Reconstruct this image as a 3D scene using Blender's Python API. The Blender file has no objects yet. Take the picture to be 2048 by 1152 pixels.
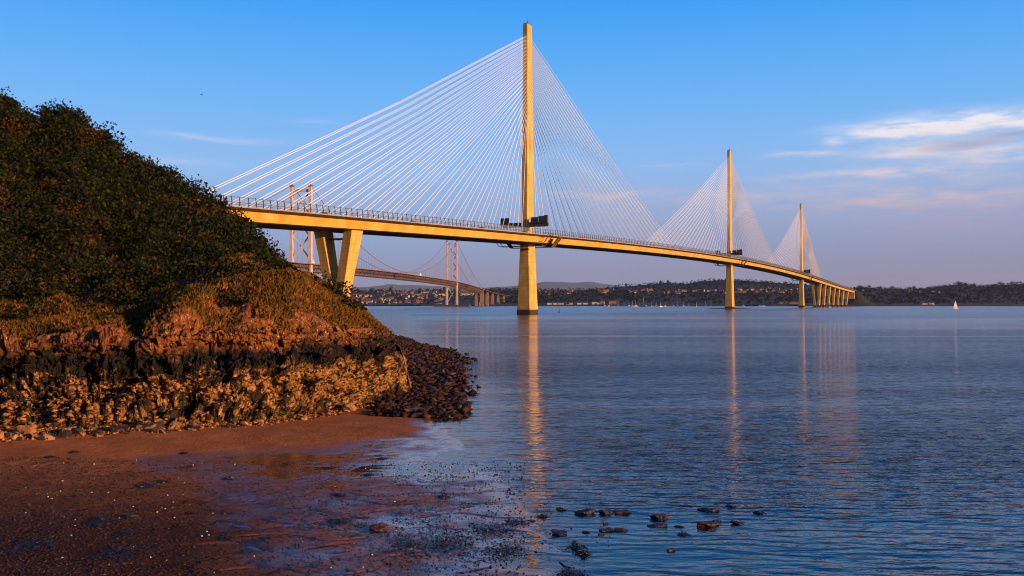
import bpy, math, random
import numpy as np
from mathutils import Vector, Matrix

R = math.radians
rnd = random.Random(7)
rng = np.random.default_rng(11)
scene = bpy.context.scene
COL = scene.collection

# ------------------------------------------------------------------ camera
CAMZ, F, HOR = 7.8, 1859.0, 606.5          # eye height, focal length and horizon of the 2048 px photograph
cam_d = bpy.data.cameras.new('camera')
cam = bpy.data.objects.new('camera', cam_d); COL.objects.link(cam)
cam.location = (0, 0, CAMZ)
cam.rotation_euler = (R(90) + math.atan((HOR - 576) / F), 0, 0)
cam_d.sensor_width = 36; cam_d.lens = F / 2048 * 36
cam_d.clip_start = 0.5; cam_d.clip_end = 90000
scene.camera = cam

# ------------------------------------------------------------------ light
SUN_DIR = Vector((0.852, -0.523, 0)).normalized()
SUN_EL = R(9.0)
sun_vec = Vector((SUN_DIR.x * math.cos(SUN_EL), SUN_DIR.y * math.cos(SUN_EL), math.sin(SUN_EL)))
sd = bpy.data.lights.new('sun', 'SUN'); sd.energy = 5.0; sd.angle = R(0.6); sd.color = (1.0, 0.58, 0.27)
so = bpy.data.objects.new('sun', sd); COL.objects.link(so)
so.rotation_euler = sun_vec.to_track_quat('Z', 'Y').to_euler()

world = bpy.data.worlds.new('World'); scene.world = world; world.use_nodes = True
wt = world.node_tree; wt.nodes.clear()
def wn(t, **k):
    n = wt.nodes.new(t)
    for a, b in k.items(): setattr(n, a, b)
    return n
def wl(a, b): wt.links.new(a, b)
def wmath(op, a, b=None):
    n = wn('ShaderNodeMath', operation=op)
    for i, v in enumerate((a, b)):
        if v is None: continue
        if isinstance(v, (int, float)): n.inputs[i].default_value = v
        else: wl(v, n.inputs[i])
    return n.outputs[0]
sky = wn('ShaderNodeTexSky', sky_type='NISHITA', sun_disc=False)
sky.sun_elevation = SUN_EL; sky.sun_rotation = math.atan2(SUN_DIR.x, SUN_DIR.y); sky.ozone_density = 3.0
tc = wn('ShaderNodeTexCoord'); sep = wn('ShaderNodeSeparateXYZ'); wl(tc.outputs['Generated'], sep.inputs[0])
X_, Y_, Z_ = sep.outputs
az = wmath('ARCTAN2', X_, Y_); el = wmath('ARCSINE', Z_)
ramp = wn('ShaderNodeValToRGB'); wl(wmath('ABSOLUTE', Z_), ramp.inputs[0])
stops = [(0.0, (.22, .225, .38)), (.035, (.25, .28, .47)), (.085, (.27, .40, .68)), (.14, (.27, .50, .88)),
         (.21, (.15, .46, .94)), (.32, (.020, .335, .95)), (.6, (.008, .10, .46)), (1.0, (.008, .05, .25))]
cr = ramp.color_ramp
while len(cr.elements) < len(stops): cr.elements.new(0.5)
for e, (p, c) in zip(cr.elements, stops): e.position = p; e.color = c + (1,)
# right hand side of the sky (towards the evening sun) is a little more mauve low down
mauve = wn('ShaderNodeMix', data_type='RGBA')
mr = wn('ShaderNodeMapRange'); wl(az, mr.inputs[0]); mr.inputs[1].default_value = -.1; mr.inputs[2].default_value = .6
mr2 = wn('ShaderNodeMapRange'); wl(Z_, mr2.inputs[0]); mr2.inputs[1].default_value = .17; mr2.inputs[2].default_value = .02
wl(wmath('MULTIPLY', wmath('MULTIPLY', mr.outputs[0], mr2.outputs[0]), .55), mauve.inputs[0])
wl(ramp.outputs[0], mauve.inputs[6]); mauve.inputs[7].default_value = (.31, .25, .38, 1)
comb = wn('ShaderNodeCombineXYZ'); wl(az, comb.inputs[0]); wl(el, comb.inputs[1])
def azel(x, y):
    a = (x - 1024) / F; e = (HOR - y) / F
    return math.atan(a), math.atan(e / math.sqrt(1 + a * a))
warp = wn('ShaderNodeTexNoise'); warp.inputs['Scale'].default_value = 1.0; warp.inputs['Detail'].default_value = 5
wmp = wn('ShaderNodeMapping'); wmp.inputs['Scale'].default_value = (9, 34, 1); wmp.inputs['Rotation'].default_value = (0, 0, R(-7)); wl(comb.outputs[0], wmp.inputs[0])
wl(wmp.outputs[0], warp.inputs[0])
wv = wn('ShaderNodeVectorMath', operation='MULTIPLY_ADD'); wl(warp.outputs['Color'], wv.inputs[0])
wv.inputs[1].default_value = (.07, .022, 0); wl(comb.outputs[0], wv.inputs[2])
def blobs(lst):
    acc = None
    for x, y, sx, sy, amp in lst:
        cx, cy = azel(x, y); cx += .035; cy += .011
        s = wn('ShaderNodeVectorMath', operation='SUBTRACT'); wl(wv.outputs[0], s.inputs[0]); s.inputs[1].default_value = (cx, cy, 0)
        m = wn('ShaderNodeVectorMath', operation='MULTIPLY'); wl(s.outputs[0], m.inputs[0]); m.inputs[1].default_value = (F / sx, F / sy, 0)
        d = wn('ShaderNodeVectorMath', operation='DOT_PRODUCT'); wl(m.outputs[0], d.inputs[0]); wl(m.outputs[0], d.inputs[1])
        g = wmath('MULTIPLY', wmath('POWER', 2.718, wmath('MULTIPLY', d.outputs['Value'], -1)), amp)
        acc = g if acc is None else wmath('ADD', acc, g)
    return acc
cl = blobs([(1850, 252, 130, 16, .8), (2000, 242, 140, 19, 1.1), (1800, 300, 60, 10, .5), (1930, 345, 200, 40, .30), (1750, 400, 350, 36, .34), (1950, 440, 250, 30, .36), (1300, 400, 400, 30, .16), (1790, 268, 90, 14, .6), (1990, 290, 130, 22, .6), (1770, 345, 110, 8, .75), (1620, 306, 60, 5, .7), (1672, 282, 20, 9, .6),
            (1860, 298, 90, 10, .6), (2020, 316, 90, 10, .5), (1440, 384, 120, 9, .45), (1230, 386, 70, 6, .5),
            (430, 278, 110, 6, .35), (360, 325, 60, 6, .35), (1800, 402, 130, 12, .45), (1340, 328, 60, 3, .3),
            (2000, 395, 120, 14, .35), (1580, 355, 90, 6, .3), (1150, 392, 80, 8, .3), (620, 245, 60, 4, .15)])
dk = blobs([(1925, 288, 75, 7, .8), (2040, 268, 60, 6, .8)])
fine = wn('ShaderNodeTexNoise'); fine.inputs['Scale'].default_value = 1.0; fine.inputs['Detail'].default_value = 8; fine.inputs['Roughness'].default_value = .62
fmp = wn('ShaderNodeMapping'); fmp.inputs['Scale'].default_value = (22, 120, 1); fmp.inputs['Rotation'].default_value = (0, 0, R(-5)); wl(comb.outputs[0], fmp.inputs[0]); wl(fmp.outputs[0], fine.inputs[0])
fr = wn('ShaderNodeMapRange'); wl(fine.outputs[0], fr.inputs[0]); fr.inputs[1].default_value = .25; fr.inputs[2].default_value = .7
clf = wn('ShaderNodeClamp'); wl(wmath('MULTIPLY', wmath('MULTIPLY', cl, fr.outputs[0]), 1.25), clf.inputs[0])
cmix = wn('ShaderNodeMix', data_type='RGBA'); wl(clf.outputs[0], cmix.inputs[0]); wl(mauve.outputs[2], cmix.inputs[6])
cwarm = wn('ShaderNodeValToRGB'); wl(el, cwarm.inputs[0])
cwarm.color_ramp.elements[0].position = .08; cwarm.color_ramp.elements[0].color = (.50, .36, .47, 1)
cwarm.color_ramp.elements[1].position = .18; cwarm.color_ramp.elements[1].color = (.92, .88, .93, 1)
wl(cwarm.outputs[0], cmix.inputs[7])
dmix = wn('ShaderNodeMix', data_type='RGBA'); dc = wn('ShaderNodeClamp'); wl(wmath('MULTIPLY', dk, fr.outputs[0]), dc.inputs[0])
wl(dc.outputs[0], dmix.inputs[0]); wl(cmix.outputs[2], dmix.inputs[6]); dmix.inputs[7].default_value = (.22, .21, .38, 1)
sc_ = wn('ShaderNodeVectorMath', operation='SCALE'); wl(dmix.outputs[2], sc_.inputs[0]); sc_.inputs['Scale'].default_value = 7.15
sk_ = wn('ShaderNodeVectorMath', operation='SCALE'); wl(sky.outputs[0], sk_.inputs[0]); sk_.inputs['Scale'].default_value = .10
ad_ = wn('ShaderNodeVectorMath', operation='ADD'); wl(sc_.outputs[0], ad_.inputs[0]); wl(sk_.outputs[0], ad_.inputs[1])
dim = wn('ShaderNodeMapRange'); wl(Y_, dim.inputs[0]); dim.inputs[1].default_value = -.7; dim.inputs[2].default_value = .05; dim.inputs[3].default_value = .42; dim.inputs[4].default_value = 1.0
dm_ = wn('ShaderNodeVectorMath', operation='SCALE'); wl(ad_.outputs[0], dm_.inputs[0]); wl(dim.outputs[0], dm_.inputs['Scale'])   # sky behind the camera dimmed to deepen the bridge's shaded faces
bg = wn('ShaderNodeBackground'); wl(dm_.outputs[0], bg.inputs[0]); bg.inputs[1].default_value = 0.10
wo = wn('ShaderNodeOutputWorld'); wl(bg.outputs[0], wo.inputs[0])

scene.view_settings.view_transform = 'Standard'; scene.view_settings.look = 'None'
scene.view_settings.exposure = 0.42; scene.view_settings.gamma = 1.0
scene.render.engine = 'CYCLES'
scene.cycles.max_bounces = 5; scene.cycles.diffuse_bounces = 2; scene.cycles.glossy_bounces = 3
scene.cycles.transparent_max_bounces = 16; scene.cycles.volume_bounces = 0
scene.cycles.use_denoising = True; scene.cycles.filter_width = 1.1
try: scene.cycles.denoiser = 'OPENIMAGEDENOISE'; scene.cycles.denoising_prefilter = 'ACCURATE'
except Exception: pass

# ------------------------------------------------------------------ materials
def mat(name, color=(.5, .5, .5), rough=.8, c2=None, scale=2.0, detail=4, bump=0.0, bscale=None, metal=0.0, fac=(.35, .65), stretch=(1, 1, 1), spec=.4, coord='Object', alpha=1.0):
    m = bpy.data.materials.new(name); m.use_nodes = True
    nt = m.node_tree; b = nt.nodes['Principled BSDF']
    b.inputs['Roughness'].default_value = rough; b.inputs['Metallic'].default_value = metal
    b.inputs['Specular IOR Level'].default_value = spec
    b.inputs['Alpha'].default_value = alpha
    b.inputs['Base Color'].default_value = tuple(color) + (1,)
    t = nt.nodes.new('ShaderNodeTexCoord'); mp = nt.nodes.new('ShaderNodeMapping'); mp.inputs['Scale'].default_value = stretch
    nt.links.new(t.outputs[coord], mp.inputs[0])
    if c2 is not None:
        n = nt.nodes.new('ShaderNodeTexNoise'); n.inputs['Scale'].default_value = scale; n.inputs['Detail'].default_value = detail; n.inputs['Roughness'].default_value = .6
        nt.links.new(mp.outputs[0], n.inputs[0])
        r = nt.nodes.new('ShaderNodeMapRange'); nt.links.new(n.outputs[0], r.inputs[0]); r.inputs[1].default_value = fac[0]; r.inputs[2].default_value = fac[1]
        x = nt.nodes.new('ShaderNodeMix'); x.data_type = 'RGBA'; nt.links.new(r.outputs[0], x.inputs[0])
        x.inputs[6].default_value = tuple(color) + (1,); x.inputs[7].default_value = tuple(c2) + (1,)
        nt.links.new(x.outputs[2], b.inputs['Base Color'])
    if bump:
        n = nt.nodes.new('ShaderNodeTexNoise'); n.inputs['Scale'].default_value = bscale or scale * 4; n.inputs['Detail'].default_value = 6
        nt.links.new(mp.outputs[0], n.inputs[0])
        bb = nt.nodes.new('ShaderNodeBump'); bb.inputs['Strength'].default_value = 1; bb.inputs['Distance'].default_value = bump
        nt.links.new(n.outputs[0], bb.inputs['Height']); nt.links.new(bb.outputs[0], b.inputs['Normal'])
    return m

class NT:
    """small helper around one material's node tree"""
    def __init__(s, name):
        s.m = bpy.data.materials.new(name); s.m.use_nodes = True; s.t = s.m.node_tree; s.b = s.t.nodes['Principled BSDF']
    def new(s, t, **k):
        n = s.t.nodes.new(t)
        for a, v in k.items(): setattr(n, a, v)
        return n
    def link(s, a, b): s.t.links.new(a, b)
    def put(s, sock, v):
        if isinstance(v, (int, float)): sock.default_value = v
        elif isinstance(v, tuple): sock.default_value = v if len(v) == 4 or sock.type == 'VECTOR' else v + (1,)
        else: s.link(v, sock)
    def math(s, op, a, b=None, clamp=False):
        n = s.new('ShaderNodeMath', operation=op); n.use_clamp = clamp
        s.put(n.inputs[0], a)
        if b is not None: s.put(n.inputs[1], b)
        return n.outputs[0]
    def mix(s, f, a, b):
        n = s.new('ShaderNodeMix', data_type='RGBA'); s.put(n.inputs[0], f); s.put(n.inputs[6], a); s.put(n.inputs[7], b); return n.outputs[2]
    def rng(s, v, a, b, c=0.0, d=1.0, smooth=False):
        n = s.new('ShaderNodeMapRange'); s.put(n.inputs[0], v)
        if smooth: n.interpolation_type = 'SMOOTHSTEP'
        for i, q in enumerate((a, b, c, d)): n.inputs[i + 1].default_value = q
        return n.outputs[0]
    def noise(s, vec, scale, detail=4, rough=.55, stretch=None, rot=None, dist=0):
        if stretch or rot:
            mp = s.new('ShaderNodeMapping'); s.link(vec, mp.inputs[0])
            if stretch: mp.inputs['Scale'].default_value = stretch
            if rot: mp.inputs['Rotation'].default_value = rot
            vec = mp.outputs[0]
        n = s.new('ShaderNodeTexNoise'); s.link(vec, n.inputs[0]); n.inputs['Scale'].default_value = scale
        n.inputs['Detail'].default_value = detail; n.inputs['Roughness'].default_value = rough; n.inputs['Distortion'].default_value = dist
        return n.outputs[0]
    def bump(s, h, dist, strength=1.0, prev=None):
        n = s.new('ShaderNodeBump'); s.put(n.inputs['Height'], h); s.put(n.inputs['Distance'], dist); s.put(n.inputs['Strength'], strength)
        if prev is not None: s.link(prev, n.inputs['Normal'])
        return n.outputs[0]

M = {}
# bridge concrete: warm, streaked, with pour lines
def concrete(name, c1, c2):
    q = NT(name); g = q.new('ShaderNodeNewGeometry').outputs['Position']
    sp = q.new('ShaderNodeSeparateXYZ'); q.link(g, sp.inputs[0])
    n1 = q.noise(g, .35, 5, .65, stretch=(1, 1, .18)); n2 = q.noise(g, .12, 3)
    col = q.mix(q.rng(n1, .35, .7), c1, c2)
    col = q.mix(q.math('MULTIPLY', q.rng(n2, .5, .75), .35), col, tuple(v * .55 for v in c2))
    saw = q.math('FRACT', q.math('DIVIDE', sp.outputs[2], 4.0))
    line = q.math('LESS_THAN', saw, .07)
    col = q.mix(q.math('MULTIPLY', line, .35), col, tuple(v * .5 for v in c2))
    wet = q.rng(q.math('ADD', sp.outputs[2], q.math('MULTIPLY', n1, 1.2)), 3.6, 4.4)
    col = q.mix(wet, (.06, .035, .02), col)
    q.put(q.b.inputs['Base Color'], col); q.b.inputs['Roughness'].default_value = .85; q.b.inputs['Specular IOR Level'].default_value = .2
    return q.m
M['concrete'] = concrete('bridge_concrete', (.82, .51, .13), (.50, .28, .06))
M['girder'] = mat('painted_girder', (.82, .49, .085), .6, (.60, .33, .045), .11, stretch=(1, 1, 1))
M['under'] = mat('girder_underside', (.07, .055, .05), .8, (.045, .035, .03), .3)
M['slab'] = mat('deck_edge', (.42, .30, .26), .8, (.3, .2, .17), .6)
M['asphalt'] = mat('asphalt', (.05, .05, .055), .9, (.06, .06, .06), 3)
M['cable'] = mat('cable_sheath', (.86, .84, .84), .45)
M['steel_dark'] = mat('dark_steel', (.045, .04, .045), .55, (.06, .045, .04), 2)
M['steel_brown'] = mat('rusty_steel', (.20, .09, .04), .7, (.08, .04, .03), 1.2)
M['panel_blue'] = mat('sign_panel', (.02, .03, .09), .4)
M['sign_white'] = mat('sign_frame_white', (.6, .6, .6), .5)
M['barrier'] = mat('barrier_panel', (.25, .34, .46), .25, alpha=.22)
M['beacon'] = mat('beacon_paint', (.12, .22, .36), .5)
M['sus_steel'] = mat('suspension_tower_paint', (.62, .50, .46), .6, (.50, .38, .33), .1)
M['sus_deck'] = mat('suspension_truss_paint', (.20, .12, .10), .7, (.13, .08, .07), .1)
M['sus_road'] = mat('suspension_road_edge', (.26, .16, .13), .8, (.20, .12, .10), .2)
M['sus_pier'] = mat('viaduct_concrete', (.34, .20, .13), .85, (.24, .14, .09), .1)
M['white'] = mat('white_paint', (.78, .76, .74), .45)
M['render'] = mat('white_render', (.52, .49, .45), .8)
M['cream'] = mat('cream_render', (.42, .35, .27), .8)
M['brick'] = mat('red_brick', (.30, .11, .06), .85)
M['stonewall'] = mat('grey_stone_wall', (.30, .27, .25), .85)
M['slate'] = mat('slate_roof', (.07, .065, .075), .7)
M['redroof'] = mat('red_tile_roof', (.24, .07, .045), .8)
M['greyroof'] = mat('pale_metal_roof', (.42, .42, .44), .5)
M['sail'] = mat('sail_cloth', (.6, .6, .63), .7)
M['hullblue'] = mat('dark_hull', (.03, .05, .12), .4)
M['green'] = mat('buoy_green', (.02, .20, .08), .5)
M['bark'] = mat('bark', (.045, .03, .02), .9)
M['black'] = mat('black_rubber', (.015, .015, .015), .6)
M['glass'] = mat('dark_glass', (.02, .025, .03), .1)
M['carred'] = mat('car_paint', (.10, .10, .12), .3)

def leafmat(name, c_dark, c_mid, c_warm, warm=.2, nscale=.12, hi=None, sp2=False):
    q = NT(name); g = q.new('ShaderNodeNewGeometry')
    r = g.outputs['Random Per Island']
    n = q.noise(g.outputs['Position'], nscale, 4, .6)
    col = q.mix(q.rng(r, 0, 1), c_dark, c_mid)
    w = q.math('MULTIPLY', q.rng(n, .52, .66), q.rng(r, .2, .9))
    col = q.mix(q.math('MULTIPLY', w, warm, True), col, c_warm)
    if sp2: col = q.mix(q.math('MULTIPLY', q.rng(q.noise(g.outputs['Position'], .7, 3, .6), .50, .58), .8), col, c_dark)
    if hi: col = q.mix(q.math('GREATER_THAN', r, .992), col, hi)
    q.put(q.b.inputs['Base Color'], col); q.b.inputs['Roughness'].default_value = .7; q.b.inputs['Specular IOR Level'].default_value = .08
    return q.m
M['scrub'] = leafmat('scrub_leaves', (.004, .006, .002), (.036, .044, .008), (.17, .050, .008), .9, .16, sp2=True)
M['grass'] = leafmat('dry_grass', (.07, .045, .009), (.20, .09, .014), (.46, .16, .025), 1.0, .35)
M['far_leaf'] = leafmat('far_leaves', (.003, .006, .005), (.010, .014, .009), (.022, .016, .009), .5, .01)
M['weed'] = mat('wet_seaweed', (.012, .009, .006), .35, (.03, .015, .007), 6, spec=.5)

# water
def water():
    q = NT('sea_water'); g = q.new('ShaderNodeNewGeometry').outputs['Position']
    q.b.inputs['IOR'].default_value = 1.33
    patch = q.rng(q.noise(g, .011, 4, .6, stretch=(.28, 1, 1), dist=.8), .40, .60, .22, 1.75)
    # shallow edge shows the sand through it: keep calm near the beach
    sp = q.new('ShaderNodeSeparateXYZ'); q.link(g, sp.inputs[0])
    near = q.rng(q.math('SUBTRACT', sp.outputs[0], q.math('MULTIPLY', q.math('SUBTRACT', sp.outputs[1], 38), -.12)), -5.0, 9.0, .10, 1.0, True)
    q.put(q.b.inputs['Roughness'], q.rng(sp.outputs[1], 60, 600, .03, .19))
    amp = q.math('MULTIPLY', patch, near)
    rip = q.noise(g, 2.6, 3, .5, stretch=(.42, 1, 1), rot=(0, 0, R(9)))
    rip2 = q.noise(g, .75, 3, .5, stretch=(.5, 1, 1), rot=(0, 0, R(-6)))
    sw = q.noise(g, .16, 2, .5, stretch=(.4, 1, 1), rot=(0, 0, R(4)))
    wvt = q.new('ShaderNodeTexWave'); wmpp = q.new('ShaderNodeMapping'); wmpp.inputs['Rotation'].default_value = (0, 0, R(8)); wmpp.inputs['Scale'].default_value = (.5, 1, 1)
    q.link(g, wmpp.inputs[0]); q.link(wmpp.outputs[0], wvt.inputs[0]); wvt.bands_direction = 'Y'; wvt.inputs['Scale'].default_value = .42; wvt.inputs['Distortion'].default_value = 7; wvt.inputs['Detail'].default_value = 3; wvt.inputs['Detail Scale'].default_value = 1.4
    rip = q.math('ADD', rip, q.math('MULTIPLY', wvt.outputs['Fac'], .26))
    h = q.math('ADD', q.math('MULTIPLY', rip, .12), q.math('ADD', q.math('MULTIPLY', rip2, .22), q.math('MULTIPLY', sw, .25)))
    q.put(q.b.inputs['Normal'], q.bump(q.math('MULTIPLY', h, q.math('MULTIPLY', amp, .80)), 1.0, 1.0))
    q.put(q.b.inputs['Base Color'], (.002, .010, .022))
    return q.m
M['water'] = water()

# headland: rock bands, grassy top
def headland_mat():
    q = NT('headland_rock'); g = q.new('ShaderNodeNewGeometry'); P = g.outputs['Position']
    sp = q.new('ShaderNodeSeparateXYZ'); q.link(P, sp.inputs[0]); z = sp.outputs[2]
    at = q.new('ShaderNodeAttribute'); at.attribute_name = 'grass'; gr = at.outputs['Fac']
    n1 = q.noise(P, .9, 6, .65); n2 = q.noise(P, 3.2, 6, .7, stretch=(1, 1, .6)); n3 = q.noise(P, .28, 4, .6)
    zz = q.math('ADD', z, q.math('ADD', q.math('MULTIPLY', q.math('SUBTRACT', n3, .5), 3.2), q.math('MULTIPLY', q.math('SUBTRACT', n1, .5), 2.0)))
    low = q.mix(q.rng(n2, .38, .62), (.58, .30, .095), (.26, .11, .032))
    dark = (.012, .009, .007)  # black lichen zone, with the overhang's shade put into the same colour
    vor = q.new('ShaderNodeTexVoronoi'); q.link(P, vor.inputs[0]); vor.inputs['Scale'].default_value = 2.2; vor.inputs['Randomness'].default_value = 1
    weedm = q.math('MAXIMUM', q.rng(q.math('ADD', n1, q.rng(sp.outputs[0], -15, -21, 0, .07)), .50, .55), q.rng(q.noise(P, 2.6, 5, .75), .54, .58))
    low = q.mix(weedm, low, (.035, .020, .010))
    up = q.mix(q.rng(n2, .4, .66), (.13, .036, .009), (.38, .135, .026))
    fle = q.noise(P, 5.5, 3, .7)
    up = q.mix(q.math('MULTIPLY', q.rng(fle, .61, .65), q.rng(n1, .45, .52)), up, (.62, .50, .42))
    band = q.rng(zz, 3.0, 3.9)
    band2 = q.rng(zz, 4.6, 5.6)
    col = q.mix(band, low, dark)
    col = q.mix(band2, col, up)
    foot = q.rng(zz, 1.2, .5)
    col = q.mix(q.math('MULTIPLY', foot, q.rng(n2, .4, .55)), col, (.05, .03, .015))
    gcol = q.mix(q.rng(n1, .4, .62), (.17, .07, .014), (.045, .034, .009))
    col = q.mix(q.rng(gr, .35, .65), col, gcol)
    q.put(q.b.inputs['Base Color'], col); q.b.inputs['Roughness'].default_value = .8; q.b.inputs['Specular IOR Level'].default_value = .25
    b = q.bump(q.noise(P, 3.4, 8, .68), .15)
    vd = q.new('ShaderNodeTexVoronoi'); vd.feature = 'DISTANCE_TO_EDGE'; vd.inputs['Scale'].default_value = 1.5
    mp = q.new('ShaderNodeMapping'); mp.inputs['Scale'].default_value = (1, 1, .55); q.link(P, mp.inputs[0]); q.link(mp.outputs[0], vd.inputs[0])
    b = q.bump(q.rng(vd.outputs[0], 0, .14), .12, 1.0, b)
    q.put(q.b.inputs['Normal'], b)
    return q.m
M['headland'] = headland_mat()

def boulder_mat(name, c1, c2, c3, cover=.55, rough=.75):
    q = NT(name); o = q.new('ShaderNodeTexCoord').outputs['Object']; inf = q.new('ShaderNodeObjectInfo')
    P = q.new('ShaderNodeNewGeometry').outputs['Position']
    col = q.mix(q.rng(q.noise(P, 3.0, 5, .6), .35, .65), c1, c2)
    col = q.mix(q.rng(q.math('ADD', q.noise(P, 1.6, 5, .6), q.math('MULTIPLY', inf.outputs['Random'], .18)), cover, cover + .07), col, c3)
    q.put(q.b.inputs['Base Color'], col); q.b.inputs['Roughness'].default_value = rough
    q.put(q.b.inputs['Normal'], q.bump(q.noise(P, 9, 6, .6), .05))
    return q.m
M['boulder'] = boulder_mat('boulder_ochre', (.54, .24, .060), (.26, .10, .028), (.022, .013, .007), .57)
M['boulder_dark'] = boulder_mat('boulder_weedy', (.13, .055, .022), (.035, .018, .009), (.010, .007, .005), .52, .6)
M['boulder_wet'] = boulder_mat('boulder_wet', (.12, .030, .013), (.04, .014, .008), (.010, .007, .006), .50, .5)

def sand_mat():
    q = NT('beach_sand'); P = q.new('ShaderNodeNewGeometry').outputs['Position']
    sp = q.new('ShaderNodeSeparateXYZ'); q.link(P, sp.inputs[0]); z = sp.outputs[2]
    n1 = q.noise(P, .5, 5, .6); n2 = q.noise(P, 8, 5, .7); n3 = q.noise(P, 30, 3, .6)
    wet = q.math('MAXIMUM', q.rng(q.math('ADD', z, q.math('MULTIPLY', q.math('SUBTRACT', n1, .5), .05)), .078, .020), 0.0)
    col = q.mix(q.rng(n1, .35, .7), (.46, .155, .045), (.30, .095, .028))
    col = q.mix(q.rng(n3, .55, .72), col, (.13, .07, .05))
    spit = q.math('MULTIPLY', q.rng(sp.outputs[1], 62, 70), q.rng(n2, .35, .5))
    col = q.mix(spit, col, (.05, .028, .016))
    # shingle, weed and shade put into the colour towards the left-hand bottom corner
    reg = q.math('MULTIPLY', q.rng(sp.outputs[1], 44, 29), q.rng(sp.outputs[0], -4, -11))
    sh = q.math('MULTIPLY', q.rng(q.math('ADD', n2, q.math('MULTIPLY', n1, .35)), .44, .58), q.math('MULTIPLY', reg, 1.2, True))
    col = q.mix(sh, col, (.060, .028, .017))
    weed = q.rng(q.math('ADD', q.noise(P, .9, 6, .7), q.math('MULTIPLY', q.rng(z, .14, .02), .10)), .60, .64)
    col = q.mix(q.math('MULTIPLY', weed, q.rng(sp.outputs[1], 42, 34)), col, (.022, .014, .010))
    col = q.mix(q.math('MULTIPLY', wet, .72), col, (.06, .032, .026))
    q.put(q.b.inputs['Base Color'], col)
    q.put(q.b.inputs['Roughness'], q.rng(wet, 0, 1, .85, .06)); q.put(q.b.inputs['Specular IOR Level'], q.rng(wet, 0, 1, .04, .9))
    b = q.bump(q.noise(P, 5.5, 6, .65), q.rng(wet, 0, 1, .09, .006))
    q.put(q.b.inputs['Normal'], b)
    return q.m
M['sand'] = sand_mat()

# ------------------------------------------------------------------ object helpers
def tag(o, label=None, cat=None, group=None, kind=None):
    if label: o['label'] = label
    if cat: o['category'] = cat
    if group: o['group'] = group
    if kind: o['kind'] = kind
    return o
def empty(name, loc=(0, 0, 0), **k):
    o = bpy.data.objects.new(name, None); COL.objects.link(o); o.location = loc; return tag(o, **k)
def copy_tree(o, parent=None):
    c = o.copy(); COL.objects.link(c)
    if parent is not None: c.parent = parent
    for ch in list(o.children): copy_tree(ch, c)
    return c

class MB:
    def __init__(s): s.v = []; s.f = []; s.mi = []; s.cur = 0
    def quad8(s, p, cap=True):
        """p: 8 points, bottom ring of 4 then top ring of 4"""
        b = len(s.v); s.v += [tuple(q) for q in p]
        fs = [(0, 1, 5, 4), (1, 2, 6, 5), (2, 3, 7, 6), (3, 0, 4, 7)] + ([(3, 2, 1, 0), (4, 5, 6, 7)] if cap else [])
        for f in fs: s.f.append(tuple(b + i for i in f)); s.mi.append(s.cur)
    def box(s, c, sx, sy, sz, ax=None):
        """box centred in plan on c, base at c.z"""
        c = Vector(c); ux = Vector(ax).normalized() if ax else Vector((1, 0, 0)); uy = Vector((-ux.y, ux.x, 0))
        ring = [(-1, -1), (1, -1), (1, 1), (-1, 1)]
        p = [c + ux * (a * sx / 2) + uy * (b * sy / 2) for a, b in ring]
        s.quad8(p + [q + Vector((0, 0, sz)) for q in p])
    def beam(s, a, b, w, h=None, up=(0, 0, 1)):
        a = Vector(a); b = Vector(b); h = h or w; d = (b - a)
        if d.length < 1e-6: return
        d.normalize(); u = Vector(up)
        if abs(d.dot(u)) > .95: u = Vector((1, 0, 0))
        x = d.cross(u).normalized() * w / 2; y = x.cross(d).normalized() * h / 2
        r = [-x - y, x - y, x + y, -x + y]
        s.quad8([a + q for q in r] + [b + q for q in r])
    def tube(s, a, b, r0, r1=None, n=6):
        a = Vector(a); b = Vector(b); r1 = r0 if r1 is None else r1; d = (b - a).normalized()
        u = Vector((0, 0, 1)) if abs(d.z) < .9 else Vector((1, 0, 0)); x = d.cross(u).normalized(); y = d.cross(x)
        k = len(s.v)
        for p, r in ((a, r0), (b, r1)):
            for i in range(n):
                t = 2 * math.pi * i / n; s.v.append(tuple(p + x * (r * math.cos(t)) + y * (r * math.sin(t))))
        for i in range(n):
            j = (i + 1) % n; s.f.append((k + i, k + j, k + n + j, k + n + i)); s.mi.append(s.cur)
        s.f.append(tuple(k + i for i in range(n - 1, -1, -1))); s.f.append(tuple(k + n + i for i in range(n))); s.mi += [s.cur, s.cur]
    def poly(s, pts):
        k = len(s.v); s.v += [tuple(p) for p in pts]; s.f.append(tuple(range(k, k + len(pts)))); s.mi.append(s.cur)
    def rings(s, rs, cap=True):
        k = len(s.v); n = len(rs[0])
        for r in rs: s.v += [tuple(p) for p in r]
        for i in range(len(rs) - 1):
            for j in range(n):
                j2 = (j + 1) % n; s.f.append((k + i * n + j, k + i * n + j2, k + (i + 1) * n + j2, k + (i + 1) * n + j)); s.mi.append(s.cur)
        if cap:
            s.f.append(tuple(k + j for j in range(n - 1, -1, -1))); s.f.append(tuple(k + (len(rs) - 1) * n + j for j in range(n))); s.mi += [s.cur, s.cur]
    def build(s, name, mats, parent=None, local=False, smooth=False):
        me = bpy.data.meshes.new(name)
        off = Vector((0, 0, 0)) if (parent is None or local) else world_loc(parent)
        me.from_pydata([tuple(Vector(p) - off) for p in s.v], [], s.f)
        if not isinstance(mats, (list, tuple)): mats = [mats]
        for m_ in mats: me.materials.append(m_)
        me.polygons.foreach_set('material_index', s.mi)
        if smooth: me.polygons.foreach_set('use_smooth', [True] * len(s.f))
        me.update()
        o = bpy.data.objects.new(name, me); COL.objects.link(o)
        if parent is not None: o.parent = parent
        return o
def world_loc(o):
    v = Vector(o.location)
    while o.parent is not None: o = o.parent; v += Vector(o.location)
    return v
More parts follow.
